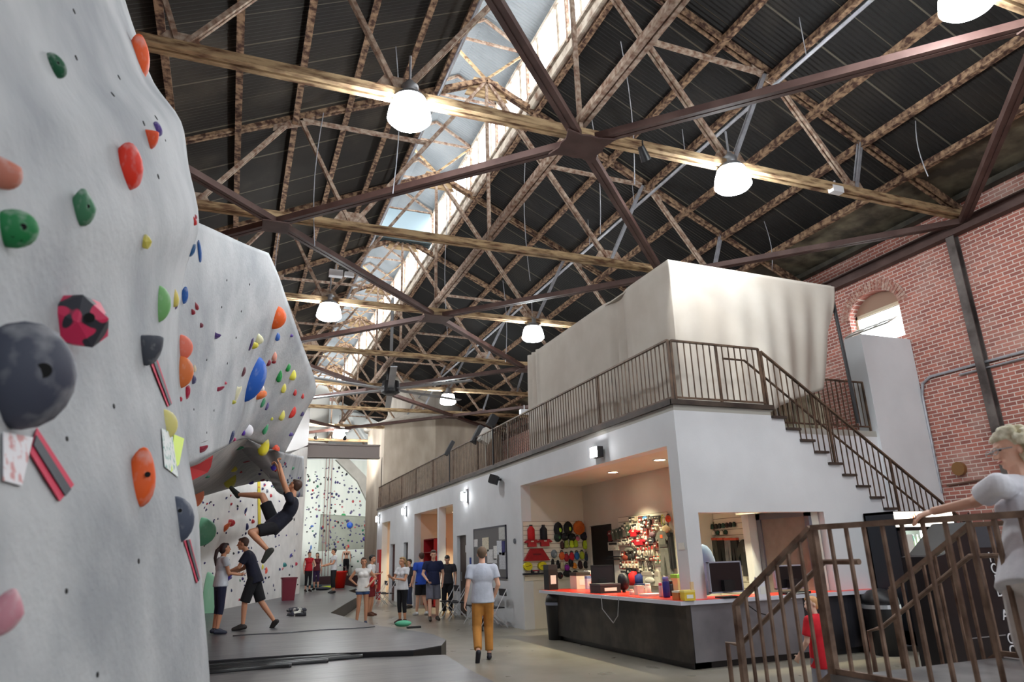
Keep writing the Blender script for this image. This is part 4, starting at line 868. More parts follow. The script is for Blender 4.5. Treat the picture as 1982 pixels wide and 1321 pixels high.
for i,(px,py,a,c,l) in enumerate(((562,1193,.4,(40,42,60),'dark climbing shoe, nearest in the little heap on the mat'),(573,1190,2,(210,210,200),'white climbing shoe in the little heap on the mat'),(582,1193,1.2,(50,50,56),'charcoal climbing shoe at the far side of the heap on the mat'))):
    p=hit(px,py,'z',PZ); M_=at(p.x,p.y,PZ,a)@Matrix.Scale(1.5,4); M_=at(p.x,p.y,PZ,a); shoe(M_,c,l)
p=hit(570,1186,'z',PZ); m=MB(); m.ell(p+Vector((0,0,.06)),(.22,.12,.07)); m.ell(p+Vector((.2,.02,.05)),(.12,.1,.06)); tag(m.build('harness_bundle',mat('dark webbing',S(56,56,66),.8,c2=S(180,178,170),scale=14,lo=.5,hi=.6),None,True),'bundled dark harness heaped behind the shoes on the mat','harness')
p=hit(780,1213,'z',PZ); tag(MB().ell(p+Vector((0,0,.05)),(.17,.12,.06)).build('chalk_bag',mat('mint cloth',S(90,176,140),.8),None,True),'mint green chalk bag lying on the nose of the thick mat','chalk bag')
p=hit(800,1217,'z',PZ); tag(MB().box((p.x-.12,p.y-.05,PZ+.001),(p.x+.14,p.y+.05,PZ+.04)).build('brush_case',dark),'flat black pouch beside the mint green chalk bag','pouch')
for i,(x,y,r_,c,l) in enumerate(((608,1138,.25,(60,90,100),'dark gear pile behind the woman in red'),(635,1140,.2,(190,210,60),'lime cloth on the mat by the man in the pale shirt'),(625,1143,.22,(50,54,64),'slate bag on the mat between the far climbers'))):
    p=hit(x,y,'z',PZ); tag(MB().ell(p+Vector((0,0,r_*.3)),(r_*1.6,r_,r_*.35)).build('gear_pile',mat('pile%d'%i,S(*c),.8),None,True),l,'gear')
# low dark edge at the foot of the far wall
t=thing('low_platform','low dark red platform edge at the foot of the far wall','platform',(5.2,44.6,0)); MB().box((4.95,43.9,.0),(8.7,45.4,.78)).build('deck',mat('dark red edge',S(70,40,44),.6),t)
for i in range(3): tag(MB().path([(5.3+.18*i,45.2,8),(5.3+.18*i,45.15,4),(5.35+.18*i,45.1,.8)],.018,5).build('climbing_rope',mat('rope',S(150,110,104),.8)),'long thin climbing rope hanging down the far wall','rope','ropes on the far wall')
# ================================================================ people
def remesh(m,vox,name,mt,parent,smooth=4,disp=0):
    M=WORLD[parent]; inv=M.inverted(); me=bpy.data.meshes.new(name); me.from_pydata([inv@v for v in m.v],[],m.f)
    fixn(me); o=bpy.data.objects.new(name,me); COL.objects.link(o)
    md=o.modifiers.new('r','REMESH'); md.mode='VOXEL'; md.voxel_size=vox; md.use_smooth_shade=True
    if smooth: s=o.modifiers.new('s','SMOOTH'); s.iterations=smooth; s.factor=.5
    dg=bpy.context.evaluated_depsgraph_get(); new=bpy.data.meshes.new_from_object(o.evaluated_get(dg)); new.materials.clear(); new.materials.append(mt)
    o.modifiers.clear(); o.data=new; bpy.data.meshes.remove(me); new.name=name
    o.parent=parent; WORLD[o]=M; CHILD.setdefault(parent,[]).append(o); return o
SK={'fair':mat('fair skin',S(226,176,150),.5,subs=.08),'tan':mat('tan skin',S(196,140,108),.5,subs=.08),'pale':mat('pale skin',S(232,192,170),.5,subs=.08)}
def frame(p,q,side):
    "rotation whose z runs p->q and x follows side"
    z=(q-p).normalized(); x=(side-z*side.dot(z)).normalized(); return Matrix((x,z.cross(x),z)).transposed()
BASE=dict(pelvis=(0,0,.95),waist=(0,.0,1.1),chest=(0,-.01,1.3),neck=(0,0,1.49),head=(0,.03,1.63),
 shl=(-.195,0,1.42),shr=(.195,0,1.42),ell=(-.25,-.03,1.14),elr=(.24,-.03,1.14),wrl=(-.25,.05,.89),wrr=(.25,.05,.89),
 hil=(-.085,0,.92),hir=(.085,0,.92),knl=(-.1,.02,.5),knr=(.1,.02,.5),anl=(-.1,-.02,.09),anr=(.1,-.02,.09))
def person(label,pos,rz,height,skin='fair',pose={},shirt=None,sleeve=.5,shirt_len=0,pants=None,plen=.9,hair=None,hairkind='short',shoes=None,look=None,female=False,vox=.011,hands={},wide=1,extra=None,neckline=.0,tank=False,group=None,bare_mid=False,fing=True):
    s=height/1.75; t=thing('person',label,'person',pos,rz,group); M=WORLD[t]@Matrix.Scale(s,4)
    J={k:M@Vector(pose.get(k,BASE[k])) for k in BASE}; q=s
    def side(a,b): return (J[b]-J[a]).normalized()
    S_sh=side('shl','shr'); S_hi=side('hil','hir'); up=(J['neck']-J['chest']).normalized()
    sh=.168*wide*(.86 if female else 1); hp=.16 if female else .15
    def torso(m,g):
        m.ell(J['pelvis'],((hp+g)*q,(.11+g)*q,(.12+min(g,0))*q),frame(J['pelvis'],J['waist'],S_hi),16,10)
        m.ell(J['waist'],((.125+g*.8)*q*(wide if not female else .92),(.092+g*.8)*q,(.15+g)*q),frame(J['pelvis'],J['chest'],S_hi),16,10)
        m.ell(J['chest'],((sh+g)*q,(.105+g)*q,(.19+g)*q),frame(J['waist'],J['neck'],S_sh),16,10)
        m.cap(J['shl'].lerp(J['neck'],.15)-up*.02*q,J['shr'].lerp(J['neck'],.15)-up*.02*q,(.058+g)*q)
        if female:
            fw=frame(J['waist'],J['neck'],S_sh)@Vector((0,1,0)); 
            for d in (-1,1): m.ell(J['chest']+fw*.085*q+S_sh*d*.065*q,(.055+g)*q)
    m=MB(); torso(m,-.004)
    m.cap(J['neck']-up*.04*q,J['head']-(J['head']-J['neck'])*.25,.056*q,.05*q)
    for a in 'lr':
        m.cap(J['sh'+a],J['el'+a],.05*q*(.86 if female else 1),.038*q); m.cap(J['el'+a],J['wr'+a],.04*q*(.88 if female else 1),.026*q)
        m.cap(J['hi'+a],J['kn'+a],.088*q,.056*q); mid=J['kn'+a].lerp(J['an'+a],.32); m.cap(J['kn'+a],mid,.054*q,.056*q); m.cap(mid,J['an'+a],.054*q,.034*q)
        # foot
        f=pose.get('toe'+a); f=(M@Vector(f)-J['an'+a]).normalized() if f else (M.to_3x3()@Vector((.12 if a=='r' else -.12,1,-.28))).normalized()
        dn=(M.to_3x3()@Vector((0,0,-1))).normalized() if not pose.get('toe'+a) else (J['an'+a]-J['kn'+a]).normalized()
        hl=J['an'+a]+dn*.05*q-f*.04*q; J['heel'+a]=hl; J['toe'+a]=J['an'+a]+f*.17*q+dn*.02*q
        m.cap(hl,J['toe'+a],.036*q,.028*q); m.cap(J['an'+a],J['toe'+a],.034*q,.026*q)
        # hand: palm, four unequal bent fingers and a thumb
        h=hands.get(a,{}); d=(M.to_3x3()@Vector(h['dir'])).normalized() if 'dir' in h else (J['wr'+a]-J['el'+a]).normalized()
        sd=(M.to_3x3()@Vector(h['side'])).normalized() if 'side' in h else (M.to_3x3()@Vector((0,1,0))); sd=(sd-d*sd.dot(d)).normalized(); pn=d.cross(sd)*(1 if a=='r' else -1)
        curl=h.get('curl',.5); w=J['wr'+a]
        m.ell(w+d*.05*q,(.038*q,.016*q,.052*q),Matrix((sd,pn,d)).transposed(),12,8)
        for i,(o,L) in enumerate(((.028,.072),(.010,.08),(-.010,.074),(-.027,.06))):
            sp=h.get('spread',1); b=w+d*.085*q+sd*o*q*1.1; dv=(d+sd*o*6*(sp-.6)); k1=b+(dv*math.cos(curl)-pn*math.sin(curl))*L*.55*q; k2=k1+(dv*math.cos(curl*2)-pn*math.sin(curl*2))*L*.5*q
            m.cap(b,k1,.0095*q,.009*q,6); m.cap(k1,k2,.009*q,.0075*q,6)
        b=w+d*.03*q+sd*.03*q; k1=b+(sd*.7+d*.55-pn*.3).normalized()*.035*q; k2=k1+(sd*.25+d*.9-pn*.35).normalized()*.03*q
        m.cap(b,k1,.0115*q,.0105*q,6); m.cap(k1,k2,.0105*q,.008*q,6)
    # head with features
    hf=(M.to_3x3()@Vector(look or (0,1,0))).normalized(); hup=(J['head']-J['neck']).normalized(); hu=(hup-hf*hup.dot(hf)); 
    hu=hu.normalized() if hu.length>.1 else Vector((0,0,1)); hx=hf.cross(hu).normalized(); HF=Matrix((hx,hf,hu)).transposed(); hc=J['head']+hu*.01*q
    L=lambda x,y,z:hc+HF@(Vector((x,y,z))*q)
    m.ell(L(0,-.012,.03),(.076*q,.094*q,.09*q),HF,18,12); m.ell(L(0,.022,-.04),(.056*q,.068*q,.075*q),HF,14,10); m.ell(L(0,.065,-.088),(.026*q,.022*q,.02*q),HF)
    m.cap(L(0,.088,.012),L(0,.108,-.022),.011*q,.0155*q,8); m.cap(L(-.02,.086,-.056),L(.02,.086,-.056),.011*q,n=8); m.cap(L(-.03,.08,.03),L(.03,.08,.03),.012*q,n=8)
    for d in (-1,1): m.ell(L(d*.076,-.005,-.01),(.012*q,.02*q,.033*q),HF,8,6)
    body=remesh(m,vox*.8 if fing else vox,'body',SK[skin],t,3)
    e=MB()
    for d in (-1,1): e.ell(L(d*.03,.08,.012),(.011*q,.008*q,.007*q),HF,8,6)
    e.build('eyes',dark,t,True)
    MB().cap(L(-.018,.094,-.057),L(.018,.094,-.057),.0055*q,n=6).build('lips',mat('lips',S(176,96,88),.5),t,True)
    if shirt:
        m=MB(); g=.016
        if not bare_mid: torso(m,g)
        else: m.ell(J['chest'],((sh+g)*q,(.115+g)*q,.1*q),frame(J['waist'],J['neck'],S_sh),16,10)
        if not bare_mid:
            ax=(J['waist']-J['pelvis']).normalized(); A_=J['waist']+ax*.1*q; B_=J['pelvis']-ax*(.05+shirt_len)*q; fr=frame(J['pelvis'],J['waist'],S_hi); nn=18
            wx,wy,bx,by=[k*q for k in (.15*(wide if not female else .95),.116,.2,.146)]
            vs=[c+fr@Vector((rx*math.cos(2*PI*i/nn),ry*math.sin(2*PI*i/nn),0)) for c,rx,ry in ((A_,wx,wy),(B_,bx,by)) for i in range(nn)]
            m.add(vs,[(i,(i+1)%nn,nn+(i+1)%nn,nn+i) for i in range(nn)]+[tuple(range(nn-1,-1,-1)),tuple(range(nn,2*nn))])
        if not tank:
            for a in 'lr': 
                e_=J['sh'+a].lerp(J['el'+a],sleeve); m.tube(J['sh'+a],e_,(.068)*q,12,(.074)*q); m.ell(J['sh'+a],.068*q)
        if extra: extra(m,J,q,L)
        remesh(m,vox*1.15,'shirt',shirt,t,4)
    if pants:
        m=MB(); m.ell(J['pelvis']-up*.02*q,((hp+.012)*q,.128*q,.12*q),frame(J['pelvis'],J['waist'],S_hi),16,10)
        for a in 'lr':
            tight=plen>1.05
            if plen<=1: e_=J['hi'+a].lerp(J['kn'+a],plen); m.tube(J['hi'+a],e_,.108*q,14,.1*q); m.ell(J['hi'+a],.105*q)
            else:
                kk=.078 if plen>1.7 else .066; m.cap(J['hi'+a],J['kn'+a],.105*q,kk*q); e_=J['kn'+a].lerp(J['an'+a],plen-1); m.tube(J['kn'+a],e_,kk*q,14,(.066 if plen>1.7 else .056)*q)
        remesh(m,vox*1.15,'shorts' if plen<=1 else 'trousers',pants,t,4)
    if hair:
        m=MB()
        m.ell(L(0,-.028,.04),(.084*q,.092*q,.09*q),HF,18,12); m.ell(L(0,.03,.085),(.062*q,.055*q,.035*q),HF,12,8)
        if hairkind!='short': m.ell(L(0,-.05,0),(.082*q,.07*q,.1*q),HF,14,10)
        else: m.ell(L(0,-.055,0),(.07*q,.05*q,.07*q),HF,14,10)
        if hairkind=='pony':
            p0=L(0,-.11,.04); pts=[p0,p0+(-hf*.05+Vector((0,0,-.06)))*q,p0+(-hf*.07+Vector((0,0,-.2)))*q,p0+(-hf*.05+Vector((0,0,-.36)))*q]
            for a_,b_,r1,r2 in zip(pts,pts[1:],(.03,.04,.034),(.04,.034,.012)): m.cap(a_,b_,r1*q,r2*q)
        if hairkind=='bun': m.ell(L(0,-.12,.06),.045*q)
        if hairkind=='curly':
            rr=random.Random(3)
            for i in range(190):
                a_=rr.uniform(0,2*PI); z_=rr.uniform(-1,1); c_=math.sqrt(1-z_*z_)
                if math.sin(a_)*c_>.38 and z_<.6: continue
                m.ell(L(.112*c_*math.cos(a_),-.045+.125*c_*math.sin(a_),.012+.13*z_),rr.uniform(.02,.034)*q,None,8,6)
        remesh(m,vox,'hair',hair,t,2)
    if shoes:
        for a in 'lr':
            m=MB(); m.cap(J['heel'+a],J['toe'+a],.044*q,.037*q); m.cap(J['an'+a],J['toe'+a],.041*q,.034*q); remesh(m,vox,'shoe',shoes,t,2)
    return t,J,L
def fab(n,c,c2=None): return mat(n,S(*c),.9,c2=S(*c2) if c2 else tuple(k*.8 for k in S(*c)),scale=6,bump=.25,bscale=14)
brown=mat('brown hair',S(70,46,34),.6); blackh=mat('black hair',S(24,20,22),.5); blond=mat('blond hair',S(206,184,130),.6,c2=S(176,140,90),scale=30); ginger=mat('strawberry blond hair',S(206,150,100),.6,c2=S(226,176,120),scale=30); silver=mat('platinum curls',S(236,230,206),.6,c2=S(196,188,156),scale=25,bump=.5,bscale=50)
def yaw_to(p,px):
    "heading from p toward the camera plus px degrees"
    return 0
D=math.radians
# man in mustard trousers, walking away
p=hit(936,1279,'z',0); p.z=0
person('man from behind in light grey T-shirt and mustard trousers, walking away',p,D(-14),1.76,pose=dict(anl=(-.11,-.3,.16),knl=(-.1,.0,.5),toel=(-.12,-.25,.02),anr=(.1,.06,.085),knr=(.1,.09,.5),ell=(-.25,-.05,1.14),wrl=(-.29,-.02,.9),elr=(.26,-.02,1.15),wrr=(.21,.14,.96)),shirt=fab('light grey cotton',(196,202,216)),sleeve=.62,shirt_len=.03,pants=fab('mustard cotton',(190,130,60)),plen=1.88,hair=mat('short brown hair',S(104,84,66),.7),shoes=mat('navy shoe',S(28,28,40),.5),wide=1.1)
# girl in loose white vest and denim shorts
p=hit(700,1211,'z',0)
person('woman in loose white vest and denim shorts, hand on hip',p,D(172),1.68,female=True,pose=dict(shl=(-.17,0,1.4),ell=(-.34,-.04,1.2),wrl=(-.17,.06,1.03),elr=(.36,-.03,1.2),wrr=(.2,.02,1.06),anr=(.14,0,.09),anl=(-.1,.02,.09)),shirt=fab('white vest',(232,228,224)),tank=True,shirt_len=.04,pants=fab('denim',(60,84,130)),plen=.32,hair=brown,hairkind='bun',shoes=mat('blue flat shoe',S(40,52,80),.6),skin='tan')
p=hit(716,1193,'z',0)
person('young man in white T-shirt with black hair behind the woman in the vest',p,D(-120),1.76,pose=dict(elr=(.26,.1,1.18),wrr=(.05,.25,1.2)),shirt=fab('white cotton',(236,236,238)),pants=fab('maroon shorts',(120,30,36)),plen=.9,hair=blackh,shoes=mat('brown sandal',S(90,50,30),.6),skin='tan')
p=hit(778,1207,'z',0)
person('woman in white tee and black capri leggings holding a cup',p,D(120),1.66,female=True,pose=dict(elr=(.24,.12,1.16),wrr=(.14,.32,1.22),ell=(-.22,.12,1.14),wrl=(-.1,.32,1.18)),shirt=fab('white tee',(232,232,236)),sleeve=.5,shirt_len=.02,pants=fab('black leggings',(24,24,30)),plen=1.55,hair=mat('streaked hair',S(110,84,54),.6,c2=S(170,140,90),scale=20),hairkind='pony',shoes=mat('dark sandal',S(60,30,30),.6),skin='tan')
p=hit(815,1192,'z',0)
person('man from behind in royal blue T-shirt and black shorts',p,D(10),1.78,pose=dict(anr=(.14,-.1,.1),anl=(-.1,.1,.09)),shirt=fab('royal blue jersey',(44,84,190)),sleeve=.6,shirt_len=.05,pants=fab('black shorts',(22,22,26)),plen=.85,hair=brown,shoes=mat('white trainer',S(210,210,210),.6))
p=hit(838,1202,'z',0)
person('man in navy T-shirt and grey shorts walking toward the camera',p,D(176),1.82,pose=dict(anl=(-.12,-.04,.09),knl=(-.11,.04,.5),anr=(.12,.22,.1),knr=(.12,.16,.5),elr=(.28,.02,1.16),wrr=(.2,.24,1.0),ell=(-.27,-.02,1.16),wrl=(-.25,.02,.92)),look=(.1,1,-.15),shirt=fab('navy tee',(26,34,70)),sleeve=.6,shirt_len=.02,pants=fab('grey shorts',(110,110,124)),plen=.95,hair=brown,shoes=mat('flip flop',S(50,40,34),.6),wide=1.08)
p=hit(866,1192,'z',0)
person('man in charcoal T-shirt looking down next to the red cubby shelf',p,D(160),1.7,pose=dict(head=(0,.08,1.6)),look=(0,1,-.5),shirt=fab('charcoal tee',(48,48,54)),sleeve=.6,pants=fab('black trousers',(24,24,28)),plen=1.9,hair=blackh,shoes=mat('yellow black shoe',S(150,110,50),.6))
p=hit(792,1178,'z',0)
person('person mostly hidden behind the woman with the cup',p,D(100),1.6,shirt=fab('dark hoodie',(50,50,60)),sleeve=.95,pants=fab('blue jeans',(50,60,90)),plen=1.9,hair=blackh,shoes=dark,vox=.016)
# pair on the mat
p=hit(484,1219,'z',PZ)
person('man in navy T-shirt and black shorts leaning to hold the hands of the woman',p,D(78),1.84,pose=dict(pelvis=(0,-.02,.93),waist=(0,.03,1.08),chest=(0,.1,1.27),neck=(0,.18,1.44),head=(0,.26,1.57),shl=(-.18,.14,1.38),shr=(.18,.14,1.38),ell=(-.2,.26,1.14),wrl=(-.1,.48,1.06),elr=(.2,.24,1.12),wrr=(.1,.46,1.02),knl=(-.1,.12,.5),anl=(-.1,.12,.09),knr=(.1,-.14,.5),anr=(.12,-.42,.12),toer=(.14,-.36,.02)),look=(0,1,-.1),shirt=fab('dark navy tee',(22,24,44)),sleeve=.7,shirt_len=.05,pants=fab('black shorts',(1,1,1)),plen=1.0,hair=brown,shoes=mat('dark slipper',S(36,32,30),.6),skin='tan')
p=hit(418,1228,'z',PZ)
person('woman with long dark ponytail in pale grey top on the mat',p,D(-72),1.66,female=True,pose=dict(ell=(-.19,.08,1.16),wrl=(-.1,.34,1.14),elr=(.19,.08,1.16),wrr=(.1,.34,1.12)),shirt=fab('pale grey top',(206,212,220)),sleeve=.45,pants=fab('dark navy tights',(30,34,60)),plen=1.35,hair=mat('dark long hair',S(44,22,22),.5),hairkind='pony',look=(0,1,.1),shoes=mat('navy white trainer',S(44,48,66),.6),skin='tan')
# climber hanging under the overhang
def W2(px,py,Y): return hit(px,py,'y',Y)
cl=dict(head=W2(570,943,12.75),neck=W2(567,961,12.72),chest=W2(562,985,12.7),waist=W2(549,1003,12.7),pelvis=W2(532,1017,12.7),shl=W2(559,962,12.85),shr=W2(562,968,12.5),ell=W2(546,930,13.0),wrl=W2(537,903,13.15),elr=W2(549,932,12.75),wrr=W2(541,899,12.95),
 hil=W2(530,1012,12.85),hir=W2(530,1022,12.6),knl=W2(508,960,12.95),anl=W2(462,958,13.3),knr=W2(486,1031,12.5),anr=W2(519,1066,12.4),toel=W2(448,944,13.35),toer=W2(512,1078,12.4))
base=Vector((cl['pelvis'].x,cl['pelvis'].y,cl['pelvis'].z-1.0))
ss=1.78/1.75
pose={k:tuple((v-base)/ss) for k,v in cl.items()}
lk=(-_r*.9+Vector((0,0,.25))+_f*.3)
person('climber in black shorts and dark T-shirt hanging from the overhang',base,0,1.78,pose=pose,look=tuple(lk.normalized()),shirt=fab('black blue tee',(26,28,44)),sleeve=.28,shirt_len=.05,pants=fab('black climbing shorts',(22,22,28)),plen=.72,hair=brown,shoes=mat('grey green climbing shoe',S(44,46,42),.6),
   hands={'l':{'dir':tuple((W2(531,893,13.2)-cl['wrl']).normalized()),'curl':1.0},'r':{'dir':tuple((W2(536,890,13.0)-cl['wrr']).normalized()),'curl':1.0}},skin='tan')
hp_=W2(533,893,13.15)
# far climbers
for px,py,rz,h_,lab,kw in ((595,1146,200,1.72,'woman from behind in red vest top and black trousers by the lower wall end',dict(female=True,shirt=fab('red vest',(196,30,44)),tank=True,pants=fab('black trousers',(1,1,1)),plen=1.6,hair=blackh,pose=dict(ell=(-.3,.05,1.15),wrl=(-.2,.2,1.1)))),
  (611,1143,150,1.68,'woman in maroon top and violet shorts facing the wall rib',dict(female=True,shirt=fab('maroon top',(110,40,50)),tank=True,pants=fab('violet shorts',(60,40,80)),plen=1.3,hair=brown,hairkind='pony')),
  (644,1149,100,1.78,'man in pale tee and black trousers holding a rope',dict(shirt=fab('pale tee',(228,228,230)),pants=fab('black trousers',(1,1,1)),plen=1.7,hair=blackh,skin='tan',pose=dict(elr=(.2,.1,1.16),wrr=(.1,.42,1.1),ell=(-.22,.1,1.16),wrl=(-.1,.38,1.08))))):
    p=hit(px,py,'z',PZ); person(lab,p,D(rz),h_,vox=.015,fing=False,shoes=dark,**kw)
p=hit(669,1112,'y',44.4); p.z=.78
person('blond woman in black bra top and leggings standing on the far platform',p,D(180),1.7,female=True,vox=.018,fing=False,shirt=fab('black bra top',(30,26,30)),bare_mid=True,tank=True,pants=fab('black leggings',(1,1,1)),plen=1.8,hair=blond,hairkind='bun')
# boy in red behind the foreground railing
bx=3.95*1.0
d=ray(1577,1190); p=EYE+d*(6.6/F_PX); p.z=0
bp=Vector((p.x,p.y,0))
person('small boy in red T-shirt seen from behind the bars',bp,D(-38)+D(55),1.16,pose=dict(head=(0,.03,1.6),neck=(0,0,1.46),ell=(-.23,.05,1.14),wrl=(-.22,.2,.95)),look=(-.85,.5,0),shirt=fab('bright red tee',(226,36,52)),sleeve=.75,shirt_len=.12,pants=fab('grey child shorts',(150,150,160)),plen=.9,hair=ginger,shoes=dark,skin='pale',vox=.009,wide=1.18)
# ================================================================ shop goods
def U(kind,o,ru,rv,rn,w,h,dp,c,label,cat,group=None,name=None,c2=None):
    "item on a wall: o centre, ru/rv/rn right, up and outward axes"
    M=Matrix((ru,rv,rn)).transposed(); T=lambda v:Vector(o)+M@Vector((v[0]*w/2,v[1]*h/2,v[2]*dp))
    mt=mat('goods %s'%(c,),S(*c),.7,c2=tuple(k*.75 for k in S(*c)),scale=12)
    def tm(b): b.v=[T(v) for v in b.v]; return b
    P=lambda poly,z0=.05,z1=.9: tm(MB().prism([(x,y,z0) for x,y in poly],0,(0,0,z1-z0)))
    nm=name or {'tee':'hanging_shirt','pants':'hanging_trousers','bag':'chalk_bag','shoe':'climbing_shoe','pack':'gear_packet','loop':'sling','disc':'round_tag','bottle':'drinking_bottle','tray':'wall_shelf','cape':'hooded_top','sack':'backpack','folded':'folded_shirt'}[kind]
    t=thing(nm,label,cat,o,0,group)
    if kind in('tee','folded'):
        P([(-.55,-1),(.55,-1),(.55,.25),(.8,.0),(1,.3),(.6,.85),(.2,1),(0,.88),(-.2,1),(-.6,.85),(-1,.3),(-.8,.0),(-.55,.25)]).build('cloth',mt,t)
        P([(-.18,.3),(.18,.3),(.18,.6),(-.18,.6)],.9,.96).build('print',mat('goods %s'%((c2 or (230,226,214)),),S(*(c2 or (230,226,214))),.7),t)
    elif kind=='pants':
        P([(-.7,.85),(.7,.85),(.95,-1),(.3,-1),(0,.35),(-.3,-1),(-.95,-1)]).build('cloth',mt,t)
        P([(-.72,.82),(.72,.82),(.7,1),(-.7,1)],0,1).build('waistband',mat('goods %s'%((c2 or (150,70,50)),),S(*(c2 or (150,70,50))),.7),t)
    elif kind=='bag':
        tm(MB().lathe([(.55,-1),(.85,-.8),(.95,0),(.85,.6),(.8,.7)],(0,0,.45),12,'z')) if 0 else None
        m=MB(); m.ell((0,-.1,.5),(.95,.9,.5)); tm(m).build('pouch',mt,t,True); m=MB(); m.path([(-.5,.5,.5),(-.3,1.0,.4),(.3,1.0,.4),(.5,.5,.5)],.12,6); tm(m).build('strap',mat('goods %s'%((c2 or (30,30,30)),),S(*(c2 or (30,30,30))),.7),t)
    elif kind=='sack':
        m=MB(); m.ell((0,-.1,.5),(.95,.95,.5)); m.ell((0,-.3,.8),(.6,.5,.35)); tm(m).build('pack_body',mt,t,True); m=MB(); m.ell((.2,-.2,1.05),(.3,.3,.15)); tm(m).build('pocket_badge',mat('goods %s'%((c2 or (170,200,60)),),S(*(c2 or (170,200,60))),.7),t,True)
    elif kind=='shoe':
        m=MB(); m.ell((0,.1,.45),(.75,.95,.4)); m.ell((0,-.5,.5),(.85,.5,.45)); tm(m).build('upper',mt,t,True); m=MB(); m.ell((0,.0,.12),(.8,1.0,.12)); tm(m).build('sole',mat('goods (24, 24, 26)',S(24,24,26),.6),t,True)
    elif kind=='pack':
        P([(-1,-1),(1,-1),(1,1),(-1,1)],0,.7).build('card',mt,t); P([(-.8,.35),(.8,.35),(.8,.85),(-.8,.85)],.7,.75).build('header',mat('goods %s'%((c2 or (60,60,60)),),S(*(c2 or (60,60,60))),.7),t)
        m=MB(); m.ell((0,-.3,.8),(.5,.45,.25)); tm(m).build('blister',mat('goods (200, 196, 184)',S(200,196,184),.3),t,True)
    elif kind=='loop':
        m=MB(); m.path([(.8*math.cos(a),.95*math.sin(a),.4) for a in [2*PI*i/14 for i in range(14)]],.1,6,closed=True); tm(m).build('webbing',mt,t)
        m=MB(); m.box((-.15,-1.0,.2),(.15,-.5,.6)); tm(m).build('buckle',grey,t)
    elif kind=='cape':
        P([(-1,-1),(1,-1),(.45,.95),(-.45,.95)]).build('cloth',mt,t); P([(-.3,-.1),(.3,-.1),(.3,.15),(-.3,.15)],.9,.96).build('print',mat('goods (110, 10, 20)',S(110,10,20),.7),t)
    elif kind=='disc':
        P([(math.cos(2*PI*i/24)*(1 if i%2 else .9),math.sin(2*PI*i/24)*(1 if i%2 else .9)) for i in range(24)],0,1).build('card',mt,t); P([(-.6,-.12),(.6,.08),(.6,.25),(-.6,.05)],1,1.05).build('print',mat('goods (150, 130, 20)',S(150,130,20),.7),t)
    elif kind=='bottle':
        m=MB(); m.lathe([(.5,-1),(.55,-.95),(.55,.4),(.25,.75),(.22,.85)],(0,0,0),14,'z'); 
        m.v=[Vector(o)+ru*v.x*w*.9+rv*(v.z*h/2)+rn*(v.y*w*.9+.06) for v in m.v]; m.build('flask',mt,t,True)
        m=MB(); m.lathe([(.25,.82),(.25,1.0)],(0,0,0),12,'z'); m.v=[Vector(o)+ru*v.x*w*.9+rv*(v.z*h/2)+rn*(v.y*w*.9+.06) for v in m.v]; m.build('cap',dark,t)
        P([(-.2,-.1),(.2,-.1),(.2,.3),(-.2,.3)],2.2,2.3) if 0 else None
    elif kind=='tray': P([(-1,-1),(1,-1),(1,1),(-1,1)],0,1).build('board',mt,t)
    return t
EX,EY,EZ=Vector((1,0,0)),Vector((0,1,0)),Vector((0,0,1))
def onY(Y,L,grp=None):
    for px,py,w,h,k,c,l,cat,*r in L:
        p=hit(px,py,'y',Y); s=mpp(p); U(k,p,EX,EZ,-EY,w*s*1.3,h*s*1.15,.09,c,l,cat,*r)
def onX(X,L):
    for px,py,w,h,k,c,l,cat,*r in L:
        p=hit(px,py,'x',X); a=hit(px-w/2,py,'x',X); b=hit(px+w/2,py,'x',X); s=mpp(p); U(k,p,-EY,EZ,-EX,abs(a.y-b.y)*1.15,h*s*1.1,.07,c,l,cat,*r)
slatm=mat('slat board',S(226,220,204),.6); groove=mat('slat groove',S(150,140,124),.7)
def slat(name,label,a,b,axis,n):
    t=thing(name,label,'slat board',a); d=.02
    m=MB(); g=MB(); z0,z1=a[2],b[2]
    for i in range(n):
        za=z0+(z1-z0)*i/n; zb=z0+(z1-z0)*(i+1)/n-.012
        (m.box((a[0],a[1]-d,za),(b[0],a[1],zb)) if axis=='y' else m.box((a[0]-d,a[1],za),(a[0],b[1],zb)))
    if axis=='y': g.box((a[0],a[1]-d*.5,z0),(b[0],a[1],z1))
    else: g.box((a[0]-d*.5,a[1],z0),(a[0],b[1],z1))
    m.build('slat_boards',slatm,t); g.build('groove_backing',groove,t); return t
slat('slat_board','white slat board on the shop end wall full of bags and shoes',(6.43,15.6,1.05),(8.0,15.6,2.38),'y',13)
slat('slat_board','white slat board on the shop back wall beside the black doorway',(8.05,11.97,.9),(8.05,13.9,2.36),'x',14)
slat('slat_board','small slat board behind the big monitor with trousers hanging from it',(9.0,10.7,.7),(9.0,11.78,2.3),'x',15)
Yw=15.575
